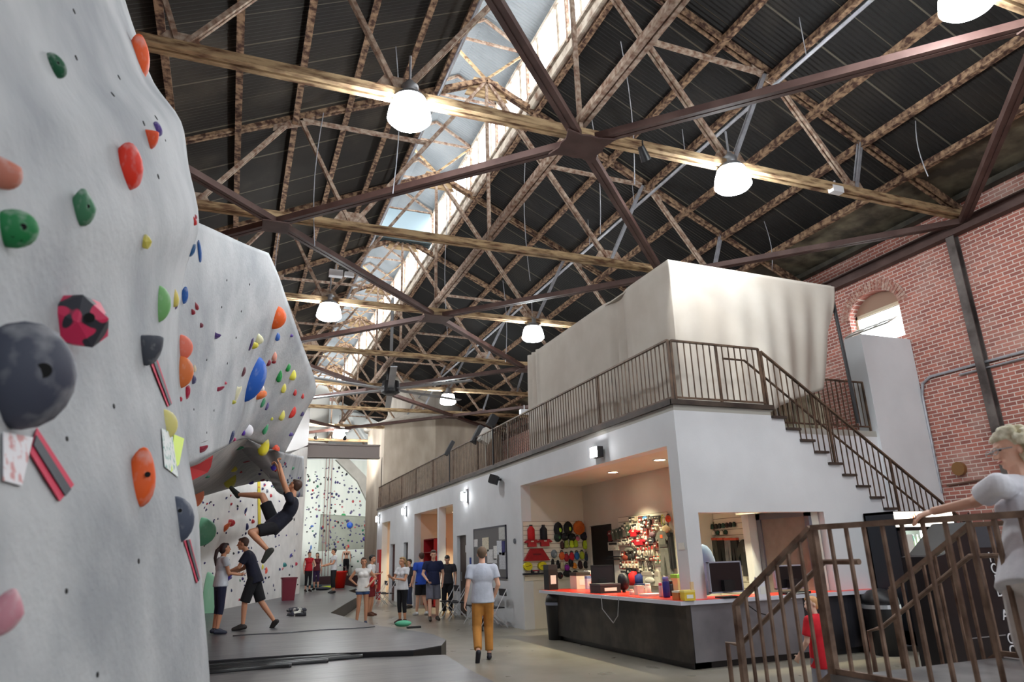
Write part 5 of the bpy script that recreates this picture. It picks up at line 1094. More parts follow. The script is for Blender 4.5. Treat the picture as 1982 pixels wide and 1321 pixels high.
onY(Yw,[(1026,1031,11,24,'bottle',(196,16,24),'red metal bottle on the end slat board','bottle'),(1050,1031,11,24,'bottle',(26,26,32),'black metal bottle on the end slat board','bottle'),
(1028,1052,24,12,'folded',(176,36,44),'red and white striped shirt, first of two folded under the bottles','shirt'),(1053,1051,24,12,'folded',(180,40,46),'red and white striped shirt, second of two folded under the bottles','shirt'),
(1037,1074,42,20,'cape',(160,14,24),'wide crimson hooded top pinned open on the end slat board','shirt',None,None,(110,10,20)),
(1020,1097,14,14,'disc',(226,214,20),'round yellow tag below the hem of the crimson top, next to the corner','tag'),(1048,1096,14,14,'disc',(228,216,24),'round yellow tag nearer the black boots','tag'),
(1079,1024,16,26,'sack',(20,22,26),'black backpack with a lime badge, first on the top row','backpack'),(1098,1022,16,24,'sack',(18,20,22),'black backpack with a lime side, second on the top row','backpack'),(1119,1021,21,25,'sack',(206,104,30),'burnt orange backpack at the end of the top row','backpack',None,None,(180,80,20)),
(1078,1040,13,16,'sack',(28,48,42),'small dark green backpack in the second row','backpack',None,None,(60,110,60)),(1092,1039,14,14,'sack',(16,16,22),'black pouch in the second row under the lime badge','pouch',None,'waist_pouch',(60,60,60)),(1106,1040,13,14,'sack',(20,18,24),'black pouch in the second row under the orange backpack','pouch',None,'waist_pouch',(90,80,80)),(1129,1038,14,15,'sack',(30,20,36),'dark plum backpack at the end of the second row','backpack',None,None,(50,30,60)),(1116,1043,8,9,'bag',(214,120,150),'pink chalk bag among the dark backpacks','chalk bag'),
(1087,1056,7,13,'shoe',(70,40,36),'dark brown climbing shoe in the lime shoe row','shoe'),(1095,1054,9,14,'shoe',(150,160,70),'olive lime climbing shoe','shoe'),(1105,1053,9,14,'shoe',(190,214,40),'bright lime climbing shoe of the middle pair, inner one','shoe'),(1113,1052,9,14,'shoe',(186,212,40),'bright lime climbing shoe of the middle pair, outer one','shoe'),(1131,1055,10,15,'shoe',(188,214,44),'single bright lime climbing shoe by the black doorway','shoe'),
(1071,1072,11,15,'sack',(128,140,150),'pale grey pouch hanging alone on the slat board','pouch',None,'waist_pouch',(160,170,176)),
(1086,1076,10,15,'bag',(226,100,40),'orange chalk bag in the chalk bag row','chalk bag'),(1095,1079,9,15,'bag',(170,30,50),'wine red chalk bag in the chalk bag row','chalk bag'),(1105,1077,9,16,'bag',(206,26,44),'scarlet chalk bag in the chalk bag row','chalk bag'),(1115,1076,9,15,'bag',(30,96,160),'blue chalk bag in the chalk bag row','chalk bag'),(1125,1075,9,15,'bag',(178,190,50),'yellow green chalk bag in the chalk bag row','chalk bag'),(1134,1078,8,14,'bag',(34,50,80),'navy chalk bag at the end of the chalk bag row','chalk bag'),
(1069,1092,6,16,'shoe',(22,20,22),'black slim shoe hanging beside a yellow tag','shoe'),(1079,1093,6,14,'shoe',(26,24,24),'black shoe next to the tan one','shoe'),(1087,1096,9,14,'shoe',(196,184,150),'tan climbing shoe low on the end board','shoe'),(1096,1099,9,12,'bag',(140,30,160),'bright purple chalk bag low on the end board','chalk bag'),
(1111,1096,9,10,'shoe',(220,140,40),'amber climbing shoe low on the end board','shoe'),(1122,1094,9,14,'shoe',(50,16,20),'dark maroon climbing shoe low on the end board','shoe'),(1132,1094,7,12,'shoe',(20,20,22),'black climbing shoe low by the doorway','shoe'),(1104,1090,9,13,'shoe',(24,24,28),'black climbing shoe above the purple bag','shoe'),
(1097,1110,16,12,'sack',(16,16,20),'black bundle under the purple bag','pouch',None,'waist_pouch',(40,40,40)),(1112,1111,13,12,'sack',(18,18,20),'black bundle with a white cord at the bottom row','pouch',None,'waist_pouch',(190,190,190)),(1083,1114,9,12,'sack',(30,16,20),'dark ball shaped bag at the bottom row','pouch',None,'waist_pouch',(120,20,30)),
(1045,1111,56,3,'tray',(30,30,40),'dark shelf strip under the yellow tags','shelf'),(1035,1107,12,5,'pack',(40,40,50),'small dark packets on the dark shelf strip','packet',None,None,(180,40,60))])
Xw=8.02
L=[]
for i,(c,n) in enumerate((((120,30,36),'maroon'),((96,110,96),'grey green'),((90,104,90),'moss'),((64,70,66),'slate'),((110,100,96),'taupe'),((80,96,80),'sage'))):
    L.append((1184+i*7,1038-i*2.2,8,18,'tee',c,f'{n} shirt in the row beside the black doorway','shirt'))
for i in range(4): L.append((1203+i*7,1051-i*1.6,6,9,'pack',(226,220,206),'small white packet under the row of shirts','packet','white packets under the shirts'))
L+=[(1190,1058,17,14,'pack',(232,228,214),'white boxed card with a black cross print','packet',None,None,(30,30,30)),(1231,1021,10,12,'pack',(226,224,214),'white packet with a dark dome on top','packet',None,None,(20,20,20)),(1230,1032,18,12,'tee',(206,24,40),'red and white shirt high on the back board','shirt'),(1243,1032,8,10,'loop',(180,30,50),'crimson sling by the red and white shirt','sling'),
(1240,1050,26,10,'tee',(176,26,44),'wide crimson shirt hung across the middle of the back board','shirt'),(1222,1052,9,9,'loop',(190,30,40),'red sling under the red and white shirt','sling'),(1252,1003,10,7,'bag',(40,110,170),'blue pouch on the top rail','chalk bag'),(1251,1010,5,6,'pack',(40,40,30),'tiny dark packet under the blue pouch','packet'),
(1285,1008,6,20,'loop',(206,214,60),'lime and black loop at the top corner','sling'),(1296,1004,9,14,'bag',(230,80,40),'bright orange pouch at the top corner','chalk bag'),(1292,1024,14,16,'bag',(206,184,140),'tan gloves bundled above the grey jacket','glove',None,'work_gloves' if 0 else 'work_glove'),
(1286,1048,22,36,'tee',(104,104,96),'grey jacket with an orange stripe at the end of the back board','jacket',None,'hanging_jacket',(236,100,50)),(1292,1084,18,52,'pants',(110,110,102),'long grey trousers hanging under the grey jacket','trousers',None,None,(70,70,66)),(1303,1066,7,60,'pants',(16,16,20),'long black trousers next to the white pillar','trousers',None,None,(16,16,20)),
(1265,1035,10,12,'bag',(110,80,90),'mauve mesh pouch in the middle column','chalk bag'),(1263,1046,10,8,'pack',(60,60,70),'dark packet under the mauve pouch','packet'),(1263,1053,11,5,'bag',(50,30,36),'dark strap roll in the middle column','chalk bag',None,'strap_roll'),(1250,1054,6,14,'loop',(200,206,90),'lime sling in the middle column','sling'),(1258,1062,5,14,'loop',(220,216,200),'white sling in the middle column','sling'),
(1219,1065,17,9,'sack',(110,108,100),'grey helmet shaped bag on the second rail','pouch',None,'waist_pouch',(60,60,60)),(1213,1080,10,12,'bag',(150,60,40),'rust coloured chalk bag on the second rail','chalk bag'),(1222,1078,7,14,'bag',(40,36,34),'dark brown chalk bag on the second rail','chalk bag'),(1229,1077,6,14,'bag',(34,30,30),'black chalk bag on the second rail','chalk bag'),(1194,1078,22,2,'tray',(20,20,20),'black slanted rod on the back board','rod',None,'display_rod'),(1190,1083,18,2,'tray',(20,20,20),'second black rod under the slanted one','rod',None,'display_rod')]
for i in range(5): L.append((1210+i*6.5,1093,5,12,'pack',(230,216,190),'cream cylinder packet in the low row','packet','cream packets in the low row',None,(150,60,40)))
for i in range(6): L.append((1239+i*5.5,1068,3.4,14+i%3*4,'pack',((214,208,190),(160,150,140),(196,190,170))[i%3],'slim metal gear hanging in the middle row','packet','slim gear in the middle row',None,(170,40,40)))
for i in range(6): L.append((1241+i*5.5,1097,3.4,18,'loop',((120,120,120),(40,40,44),(190,186,170))[i%3],'slim quickdraw hanging in the low middle row','quickdraw','quickdraws in the low middle row'))
for i in range(4): L.append((1262+i*5,1003-i*.6,3.5,5,'pack',(90,90,90),'tiny metal packet on the top rail','packet','tiny packets on the top rail'))
for i in range(4): L.append((1270+i*4,1080+i%2*8,4,7,'pack',(170,190,160),'pale green packet beside the grey trousers','packet','pale green packets',None,(200,90,60)))
L+=[(1210,1112,10,14,'pack',(236,232,220),'white packet standing above the till','packet'),(1232,1118,10,26,'bottle',(210,20,26),'tall red bottle behind the counter','bottle'),(1243,1120,9,20,'bottle',(30,50,120),'blue bottle behind the counter','bottle'),(1221,1113,10,24,'tee',(16,16,22),'black shirt behind the red bottle','shirt'),(1262,1120,34,24,'pack',(190,184,168),'large pale box on the shelf behind the counter','box',None,'storage_box',(150,140,130))]
rnd=random.Random(9)
for i in range(46):
    x,y=rnd.uniform(1204,1278),rnd.uniform(1000,1112); c,n=rnd.choice((((206,196,170),'cream'),((120,112,100),'grey'),((60,52,50),'dark'),((170,60,50),'brick red')))
    L.append((x,y,rnd.uniform(4,7),rnd.uniform(7,12),'pack',c,f'small {n} packet crowded on the back slat board','packet',f'{n} packets crowded on the back board'))
onX(Xw,L)
L=[]
for i in range(9): L.append((1367+i*7,1022-i*.8,5.5,9,'shoe',((60,40,34),(30,30,34),(40,70,60))[i%3],f'small hanging shoe in the upper row, {["brown","black","teal"][i%3]} one','shoe',f'{["brown","black","teal"][i%3]} shoes of the upper row'))
for i in range(6): L.append((1369+i*7.5,1034-i*.6,6,8,'shoe',((226,222,206),(30,70,60))[i%2],f'small hanging shoe in the lower row, {["cream","dark green"][i%2]} one','shoe',f'{["cream","dark green"][i%2]} shoes of the lower row'))
for i,(x,c,n) in enumerate(((1364,(60,62,66),'charcoal'),(1375,(30,32,32),'black'),(1388,(74,76,70),'grey olive'),(1401,(26,26,28),'jet black'),(1415,(120,120,124),'light grey'),(1427,(36,38,40),'sooty'))): L.append((x,1068,14,46,'pants',c,f'{n} harness legs hanging behind the big monitor','harness',None,'hanging_harness',(196,84,60)))
L.append((1449,1080,30,62,'tee',(56,58,58),'long charcoal jacket at the end of the hanging row','jacket',None,'hanging_jacket',(90,90,90)))
onX(8.97,L)
tag(MB().box((8.98,12.0 -.25,1.98),(8.995,11.9 -.05,2.14)).build('wall_vent',mat('beige vent',S(150,144,110),.6)),'small beige vent high beside the little slat board','vent')
# ---------------- things on the counter
def on(px,py): p=hit(px,py,'z',CT); return p
def boxthing(name,label,cat,px,py,w,h,d,c,c2=None,turn=0,part='lid'):
    p=on(px,py); s=mpp(p); w_,h_=w*s,h*s; t=thing(name,label,cat,(p.x,p.y,CT),turn)
    R=Matrix.Rotation(turn,3,'Z'); mt=mat('cbox %s'%(c,),S(*c),.6)
    MB().obox(Vector((p.x,p.y,CT+h_*.4)),(w_,d,h_*.8),R).build('body',mt,t); MB().obox(Vector((p.x,p.y,CT+h_*.9)),(w_*1.02,d*1.02,h_*.2),R).build(part,mat('cbox %s'%((c2 or c),),S(*(c2 or c)),.6),t)
    m=MB().obox(Vector((p.x,p.y,CT+h_*.4))+R@Vector((0,-d/2-.002,0)),(w_*.6,.003,h_*.35),R); m.build('label_print',mat('cbox (236, 236, 230)',S(236,236,230),.6),t); return t
def monitor(px,py,w,h,label,turn,back=True,c=(30,20,24),rim=(150,150,165)):
    p=on(px,py); s=mpp(p); w_,h_=w*s,h*s; t=thing('monitor',label,'monitor',(p.x,p.y,CT),turn); R=Matrix.Rotation(turn,3,'Z'); o=Vector((p.x,p.y,CT))
    MB().obox(o+Vector((0,0,h_*.58)),(w_,.03,h_*.82),R).build('screen_back',mat('mon %s'%(c,),S(*c),.35),t)
    m=MB()
    for a in (-1,1): m.obox(o+R@Vector((a*w_/2,0,h_*.58)),(.02,.05,h_*.86),R); m.obox(o+Vector((0,0,h_*.58+a*h_*.42)),(w_+.02,.05,.02),R)
    m.build('bezel',mat('mon %s'%(rim,),S(*rim),.4),t)
    m=MB().obox(o+R@Vector((0,-.05,h_*.35)),(w_*.32,.07,h_*.3),R); m.obox(o+Vector((0,0,.012)),(w_*.5,.2,.024),R); m.build('stand',dark,t); return t
monitor(1408,1158,76,66,'large computer monitor seen from the back, beside the yellow snack boxes',.0)
monitor(1532,1148,72,50,'second computer monitor behind the sloping foreground rail',.0,c=(14,14,18))
t=monitor(1168,1146,42,48,'till screen tilted back at the far leg of the counter',-.5,rim=(24,24,26))
boxthing('till_drawer','black till drawer with a grey side under the till screen','till',1172,1148,44,17,.4,(26,26,30),(60,60,66))
boxthing('snack_box','orange and brown snack box in front of the pillar','box',1315,1162,18,17,.14,(206,120,60),(236,226,206),turn=.1)
boxthing('snack_box','yellow snack box with a white card on its front','box',1332,1163,22,19,.16,(226,190,50),(240,220,120),turn=-.2)
boxthing('leaflet_rack','wooden leaflet rack with green and white packets','rack',1318,1148,26,34,.2,(190,170,130),(120,190,70))
boxthing('snack_box','tall white and green packet leaning on the leaflet rack','box',1336,1150,18,44,.06,(226,232,214),(180,206,110),turn=-.2)
boxthing('energy_bar_box','plain cream card standing beside the yellow snack box','card',1342,1163,6,34,.03,(228,196,150))
boxthing('paper_stand','white upright paper stand between the two monitors','stand',1477,1160,24,40,.05,(232,232,240),(206,206,220))
boxthing('clothes_box','white box of black striped goods by the black doorway','box',1124,1140,30,30,.3,(226,216,196),(60,50,44))
boxthing('red_display','red and black display box at the far counter end','display',1141,1139,10,32,.2,(176,30,40),(236,226,220))
boxthing('white_can','blue white canister at the far counter end','can',1139,1141,9,24,.1,(206,216,236),(120,150,200))
boxthing('red_packet','small red and cream packet just beside the till screen','packet',1150,1141,9,18,.06,(226,120,90),(236,226,210))
boxthing('paper_bag','small cream carton between the till and the cups','carton',1238,1152,15,17,.12,(232,224,206))
boxthing('blue_carton','long blue tray behind the cups','tray',1243,1141,26,10,.12,(50,60,90),(60,70,110))
boxthing('paper_pad','flat pile of white leaflets on the red counter top','leaflets',1262,1154,40,4,.25,(232,232,228))
boxthing('keyboard','black keyboard and cables under the second monitor','keyboard',1540,1150,60,4,.14,(22,22,26))
boxthing('black_bag_bin','tall tapered black bin with a label at the far counter end','bin',1067,1142,19,46,.25,(18,18,20),(40,40,44))
def cyl(name,label,cat,px,py,r,h,c,c2,n=16,z=CT):
    p=hit(px,py,'z',z); s=mpp(p); t=thing(name,label,cat,(p.x,p.y,z)); r_,h_=r*s,h*s
    MB().lathe([(r_*.9,0),(r_,h_*.05),(r_,h_*.75),(r_*.8,h_*.8)],(p.x,p.y,z),n).build('body',mat('cyl %s'%(c,),S(*c),.4),t,True); MB().lathe([(r_*.85,h_*.78),(r_*.85,h_*.97),(r_*.6,h_)],(p.x,p.y,z),n).build('cap',mat('cyl %s'%(c2,),S(*c2),.4),t,True); return t
cyl('wipes_tub','tall blue tub with a pale label on the counter','tub',1291,1157,7,38,(36,40,130),(120,120,190))
cyl('cup','small white tub with a salmon lid near the till','tub',1223,1152,4.5,10,(236,226,214),(236,170,150))
cyl('cup','white cup holding pens','cup',1255,1151,6,20,(220,216,206),(230,226,214))
cyl('clear_jar','clear pinkish bottle next to the blue tub','bottle',1280,1156,4,26,(216,196,196),(230,120,140))
cyl('black_jar','black jar behind the blue tub','jar',1300,1154,5,28,(26,26,34),(16,16,18))
t=thing('mesh_desk_fan','small black round desk fan by the till','fan',on(1208,1147)); p=on(1208,1147)
MB().lathe([(.02,-.05),(.14,-.04),(.15,0),(.14,.04),(.02,.05)],p+Vector((0,0,.18)),20,'x').build('cage',mat('dark mesh',S(40,38,42),.5),t,True); MB().tube(p,p+Vector((0,0,.18)),.03,8).build('stand',dark,t)
rnd=random.Random(5)
for i in range(9):
    x=1606+i*8.5; p=on(x,1135+rnd.uniform(-4,4)); c=[(200,60,40),(40,40,40),(220,190,120)][i%3]
    t=thing('nail_polish_bottle' if 0 else 'balm_tin',f'tiny {["red","black","cream"][i%3]} bottle in the row at the far end of the red counter','bottle',p,0,f'tiny {["red","black","cream"][i%3]} bottles on the counter'); MB().lathe([(.018,0),(.018,.04),(.008,.05),(.008,.075)],p,8).build('bottle',mat('cyl %s'%(c,),S(*c),.4),t,True)
for px,l in ((1672,'pair of dark sunglasses by the fridge side'),(1700,'second pair of dark sunglasses by the fridge side')):
    p=on(px,1133); m=MB(); m.ell(p+Vector((-.04,0,.025)),(.035,.02,.025)); m.ell(p+Vector((.04,0,.025)),(.035,.02,.025)); m.path([p+Vector((-.07,0,.03)),p+Vector((-.07,.12,.02))],.004,4); m.path([p+Vector((.07,0,.03)),p+Vector((.07,.12,.02))],.004,4); tag(m.build('sunglasses',mat('dark lens',S(30,34,60),.2),None,True),l,'sunglasses')
# staff member's blue shirt behind the pillar
person('shop worker in a faded blue shirt mostly hidden by the white pillar',(7.35,9.75,0),math.radians(150),1.62,shirt=fab('faded blue shirt',(120,140,170)),sleeve=.9,pants=fab('blue jeans',(1,1,1)),plen=1.9,hair=brown,hairkind='long',shoes=dark,vox=.014,pose=dict(ell=(-.26,.05,1.16),elr=(.26,.05,1.16),chest=(0,.03,1.26),neck=(0,.1,1.4),head=(0,.2,1.48)),fing=False) if 0 else None
tag(MB().ell((7.28,9.9,1.3),(.2,.16,.4)).build('hanging_coat',mat('faded blue cloth',S(120,140,168),.9),None,True),'faded blue coat draped behind the white pillar','coat')
# ---------------- bins, fridge, machine, chairs
def swingbin(px,py,r,h,label,rimc):
    p=hit(px,py,'z',0); t=thing('trash_can',label,'trash can',p)
    MB().lathe([(r*.85,0),(r,h*.7),(r,h*.72)],p,24).build('body',dark,t,True); MB().lathe([(r*1.03,h*.7),(r*1.03,h*.76),(r,h*.76)],p,24,cap=False).build('rim_band',rimc,t)
    MB().lathe([(r,h*.75),(r*.95,h*.86),(r*.6,h*.97),(r*.2,h)],p,24).build('domed_lid',dark,t,True)
swingbin(1082,1238,.24,.92,'black dome lidded trash can against the dark end of the counter',mat('grey band',S(120,124,140),.5))
swingbin(1722,1268,.27,.95,'black trash can with a silver rim between the counter and the fridge',mat('silver band',S(196,200,204),.3,.7))
fx=hit(1727,980,'y',8.45).x; fy=8.45; fw,fd,fh=1.37,.6,2.12
t=thing('drinks_fridge','black two door drinks fridge with a lit orange and white header','fridge',(fx,fy,0))
fb=mat('black fridge steel',S(30,33,40),.4,.3)
m=MB(); m.box((fx,fy+.02,.1),(fx+.04,fy+fd,fh)); m.box((fx+fw-.04,fy+.02,.1),(fx+fw,fy+fd,fh)); m.box((fx,fy+fd-.03,.1),(fx+fw,fy+fd,fh)); m.box((fx,fy+.02,fh-.04),(fx+fw,fy+fd,fh)); m.box((fx,fy+.02,.1),(fx+fw,fy+fd,.3)); m.build('cabinet',fb,t)
MB().box((fx+.02,fy,fh-.25),(fx+fw-.02,fy+.03,fh-.01)).build('lit_header',mat('lit header',(1,.96,.85),.4,emit=(1,.93,.8),es=2.6),t)
hd=MB()
for i in range(3): hd.prism([(fx+.42+i*.05+dx*.02,fy-.004,fh-.13+dz) for dx,dz in ((-1,0),(1,0),(0,.09+.03*(i==1)))],0,(0,.004,0))
hd.box((fx+.36,fy-.004,fh-.17),(fx+.6,fy,fh-.15)); hd.build('header_emblem',mat('orange emblem',(.8,.12,.02),.5,emit=(1,.2,.03),es=1),t)
MB().box((fx+.04,fy+fd-.05,.3),(fx+fw-.04,fy+fd-.03,fh-.27)).build('back_liner',mat('fridge liner',S(206,220,216),.5),t)
m=MB(); 
for i in range(6): m.box((fx+.08,fy-.005,.12+i*.03),(fx+fw-.08,fy+.01,.135+i*.03))
m.build('vent_grille',mat('pale vent',S(150,150,160),.5),t)
for k in range(2):
    a=fx+.02+k*(fw/2-.01); b=a+fw/2-.03; d=MB()
    for q in (((a,.31),(a+.05,fh-.26)),((b-.05,.31),(b,fh-.26)),((a,.31),(b,.37)),((a,fh-.31),(b,fh-.26))): d.box((q[0][0],fy-.01,q[0][1]),(q[1][0],fy+.03,q[1][1]))
    dd=d.build('glass_door',dark,t); gm=bpy.data.materials.get('door glass') or mat('door glass',(1,1,1),.05)
    g_=gm.node_tree.nodes['Principled BSDF']; g_.inputs['Transmission Weight'].default_value=1; g_.inputs['IOR'].default_value=1.02; g_.inputs['Alpha'].default_value=.25
    MB().box((a+.05,fy+.008,.37),(b-.05,fy+.012,fh-.31)).build('door_glass',gm,dd); MB().box(((b-.045) if k==0 else (a+.015),fy-.05,.9),((b-.02) if k==0 else (a+.04),fy-.02,1.5)).build('door_handle',grey,dd)
MB().box((fx+fw/2-.05,fy+.07,.4),(fx+fw/2-.01,fy+.1,fh-.3)).build('strip_light',mat('fridge tube',(1,1,1),.4,emit=(.85,1,.97),es=14),t)
for i in range(4): MB().box((fx+.04,fy+.12,.42+i*.36),(fx+fw-.04,fy+fd-.06,.435+i*.36)).build('wire_shelf',mat('shelf wire',S(190,200,200),.4),t)
bt=thing('drink_bottle','x','bottle',(fx+.1,fy+.2,.436),0,'bottles in the drinks fridge'); o=WORLD[bt].translation
MB().lathe([(.028,0),(.03,.01),(.03,.13),(.012,.19),(.012,.22)],o,8).build('bottle',mat('green drink',S(110,160,140),.2,c2=S(210,220,190),scale=4,lo=.48,hi=.52),bt,True); MB().lathe([(.015,.215),(.015,.235)],o,8).build('cap',white,bt)
bk=kids(bt); rows=['bottom','second','third','top']; bt['label']='drink bottle on the bottom shelf of the fridge'; bt['group']='bottles on the bottom fridge shelf'
for r_ in range(4):
    for i in range(13):
        if r_==0 and i==0: continue
        dup(bt,at(fx+.1+i*.095,fy+.2,.436+.36*r_),f'drink bottle on the {rows[r_]} shelf of the fridge',f'bottles on the {rows[r_]} fridge shelf',_k=bk)
tag(patch_:=MB().box((fx+.08,fy-.014,1.35),(fx+.3,fy-.011,1.75)).build('posted_notice',mat('paper',(1,1,1))),'white sheet taped to the glass of the drinks fridge','notice')
# snack rack
t=thing('snack_rack','small orange and black wire rack beside the fridge','rack',(11.75,8.9,0))
m=MB()
for x in (11.6,12.1):
    for y in (8.7,9.0): m.tube((x,y,0),(x,y,2.1),.012,6)
m.build('frame',dark,t)
for i in range(6): MB().box((11.6,8.7,.5+i*.28),(12.1,9.0,.52+i*.28)).build('shelf',mat('orange shelf',S(226,100,40),.5),t)
# black machine with lettering
mx0,my0=7.15,5.6
t=thing('vending_machine','tall black machine with sloped top and white upright lettering behind the steps','machine',(mx0,my0,0))
prof=[(0,.04),(1.1,.04),(1.1,1.79),(.6,1.82),(.12,1.48),(0,1.46)]
MB().prism([(mx0+x,my0,z) for x,z in prof],0,(0,.45,0)).build('cabinet',mat('gloss black cabinet',S(16,16,20),.3,c2=S(24,24,30)),t)
MB().prism([(mx0+x,my0-.004,z) for x,z in ((.6,1.81),(1.09,1.78),(1.09,1.54),(.6,1.54))],0,(0,.004,0)).build('grey_panel',mat('slate panel',S(64,68,76),.5),t)
MB().box((mx0+.2,my0-.005,.62),(mx0+.8,my0,.63)).build('seam_line',grey,t)
fc=bpy.data.curves.new('lettering','FONT'); fc.body='H\nO\nL\nD\n\nA\n\nC\nO\nO\nL'; fc.align_x='CENTER'; fc.size=.155; fc.extrude=.003; fc.space_line=.78
fo=bpy.data.objects.new('tmp',fc); COL.objects.link(fo); dg=bpy.context.evaluated_depsgraph_get(); me=bpy.data.meshes.new_from_object(fo.evaluated_get(dg)); COL.objects.unlink(fo); bpy.data.objects.remove(fo)
me.materials.clear(); me.materials.append(mat('white lettering',S(232,232,236),.5)); lo=bpy.data.objects.new('lettering',me); COL.objects.link(lo); lo.parent=t; lo.location=(.86,-.006,1.38); lo.rotation_euler=(PI/2,0,0); WORLD[lo]=WORLD[t]; CHILD.setdefault(t,[]).append(lo)
MB().box((mx0+.05,my0-.006,.12),(mx0+.17,my0,.26)).build('white_sticker',white,t)
# folding chairs
cf=mat('white tube',S(206,206,210),.4,.2); seatm=mat('black seat',S(26,26,34),.5)
ch=thing('folding_chair','x','chair',(0,0,0),0,'folding chairs along the white wall')
MB().box((-.21,-.2,.43),(.21,.2,.46)).build('seat',seatm,ch); m=MB(); m.obox((0,.235,.78),(.44,.025,.16),Matrix.Rotation(.12,3,'X')); m.build('backrest',seatm,ch)
for s in (-1,1):
    MB().path([(s*.22,-.26,0),(s*.22,.02,.45),(s*.22,.26,.86)],.013,6).build('front_leg',cf,ch); MB().path([(s*.2,.28,0),(s*.2,-.14,.44)],.013,6).build('rear_leg',cf,ch)
MB().path([(-.2,.2,.12),(.2,.2,.12)],.01,6).build('crossbar',cf,ch)
ck=kids(ch)
sp=[(6.0,16.55,-PI/2,'black folding chair against the shop corner under the notice board'),(5.98,17.15,-PI/2,'second black folding chair under the notice board'),(5.96,17.75,-PI/2,'third black folding chair, half behind the man in mustard trousers'),(5.95,19.3,-PI/2-.2,'black folding chair in front of the brown door'),(5.9,20.0,-PI/2,'black folding chair next to the one at the brown door'),
 (5.5,26.5,-PI/2,'white framed folding chair beyond the woman with the cup'),(5.4,27.4,-PI/2,'white framed folding chair further along the bays'),(5.2,28.6,-PI/2+.3,'white framed folding chair furthest along the bays')]
for i,(x,y,a,l) in enumerate(sp):
    if i==0: ch.location=(x,y,0); ch.rotation_euler=(0,0,a); ch['label']=l; WORLD[ch]=at(x,y,0,a)
    else: dup(ch,at(x,y,0,a),l,_k=ck)
tag(MB().box((5.7,17.0,0),(5.95,17.3,.0) if 0 else (5.95,17.3,.22)).build('gym_bag',mat('black bag cloth',S(24,24,28),.8)),'black bag on the floor under the folding chairs','bag')
shoe(at(5.4,15.9,0,2.2),(60,60,70),'dark trainer on the floor beside the man in mustard trousers')
t=thing('red_notice_stand','tall red panel standing at the far end of the white wall','notice stand',(6.15,31.5,0)); MB().box((6.1,31.2,0),(6.18,31.75,2.05)).build('panel_board',redm,t); MB().box((6.09,31.35,1.1),(6.1,31.6,1.5)).build('white_card',white,t)
p=hit(722,1168,'z',0)
tag(MB().ell((4.15,22.3,.98),(.08,.14,.16)).build('hand_bag',mat('red bag',S(196,20,30),.6),None,True),'red shoulder bag carried by the young man with black hair','bag') if 1 else None
p=hit(592,776,'y',14.6); spot('banner_floodlight','small white flood light at the outer rim of the overhang, shining on the white banner',p,(2.5,29,7.2),2600,34,.5)
# ================================================================ landing and steps by the camera
LX,LX2,LZ,LY=3.8,5.35,.78,3.87
frm=mat('worn bare steel rail',S(150,126,108),.45,.35,c2=S(88,66,54),scale=7,lo=.35,hi=.7)
plate=mat('dull steel plate',S(150,150,150),.35,.6,c2=S(92,92,94),scale=2.5,det=8,lo=.35,hi=.7)
t=thing('landing','raised steel landing with steps down, woman in white standing on it','landing',(LX,-1,0))
MB().box((LX,-1.2,LZ-.06),(6.6,LY,LZ)).build('deck',plate,t); 
m=MB(); m.box((LX-.06,-1.2,LZ-.16),(LX,LY,LZ+.02)); m.box((LX,LY,LZ-.16),(LX2,LY+.03,LZ-.01)); m.build('edge_channel',mat('grey channel',S(150,148,146),.4,.5,c2=S(110,106,104)),t)
for i in range(3): MB().box((LX,LY+.03+i*.28,LZ-.195*(i+1)-.04),(LX2,LY+.31+i*.28,LZ-.195*(i+1))).build('tread',plate,t)
for x in (LX+.3,6.3):
    for y in (-.8,1.4,3.4): MB().box((x-.05,y-.05,0),(x+.05,y+.05,LZ-.06)).build('leg',frm,t)
for x in (LX-.03,LX2+.0): MB().prism([(x,LY,LZ-.02),(x,LY+.9,LZ-.65),(x,LY+.9,LZ-.8 if LZ>.8 else 0),(x,LY,LZ-.3)],0,(.03,0,0)).build('stringer',frm,t)
rt=rail('landing_railing','steel railing of the landing right beside the camera, woman leaning on it',(LX-.03,LY-.02,LZ+.04),(LX-.03,-1.1,LZ+.04),.91,.142,2.6,zbot=.0,rmat=frm,w=.034,bw=.02)
def sloprail(x,label,y1,hr=True,dx=.07):
    t=thing('stair_guard',label,'railing',(x,LY,0)); top=lambda y:LZ+.95-.60*max(0,y-LY); bot=lambda y:LZ+.02-.66*max(0,y-LY)
    MB().beam((x,LY,top(LY)),(x,y1,top(y1)),.05,.034).build('top_rail',frm,t); MB().beam((x,LY,bot(LY)),(x,y1,bot(y1)),.034,.034).build('bottom_rail',frm,t)
    for y in (LY,y1): MB().box((x-.022,y-.022,0 if y>LY else LZ-.1),(x+.022,y+.022,top(y))).build('post',frm,t)
    n=6
    for i in range(1,n+1):
        y=LY+(y1-LY)*i/(n+1); MB().box((x-.01,y-.01,bot(y)),(x+.01,y+.01,top(y))).build('baluster',frm,t)
    if hr:
        MB().path([(x+dx,LY-.3,LZ+.72),(x+dx,LY,LZ+.72),(x+dx,y1+.1,LZ+.72-.62*(y1+.1-LY)),(x+dx,y1+.25,LZ+.2-.1),(x+dx,y1+.25,0)],.019,10).build('handrail',frm,t)
    return t
sloprail(LX-.03,'sloping guard rail of the steps, in front of the boy in red',4.78)
sloprail(LX2+.02,'sloping guard rail of the steps, in front of the black machine',4.7,dx=-.07)
rail('landing_railing','back railing of the landing on the side of the black machine',(LX2+.02,LY,LZ),(LX2+.02,LY-.9,LZ),.95,.14,.9,zbot=.03,rmat=frm,w=.034,bw=.02)
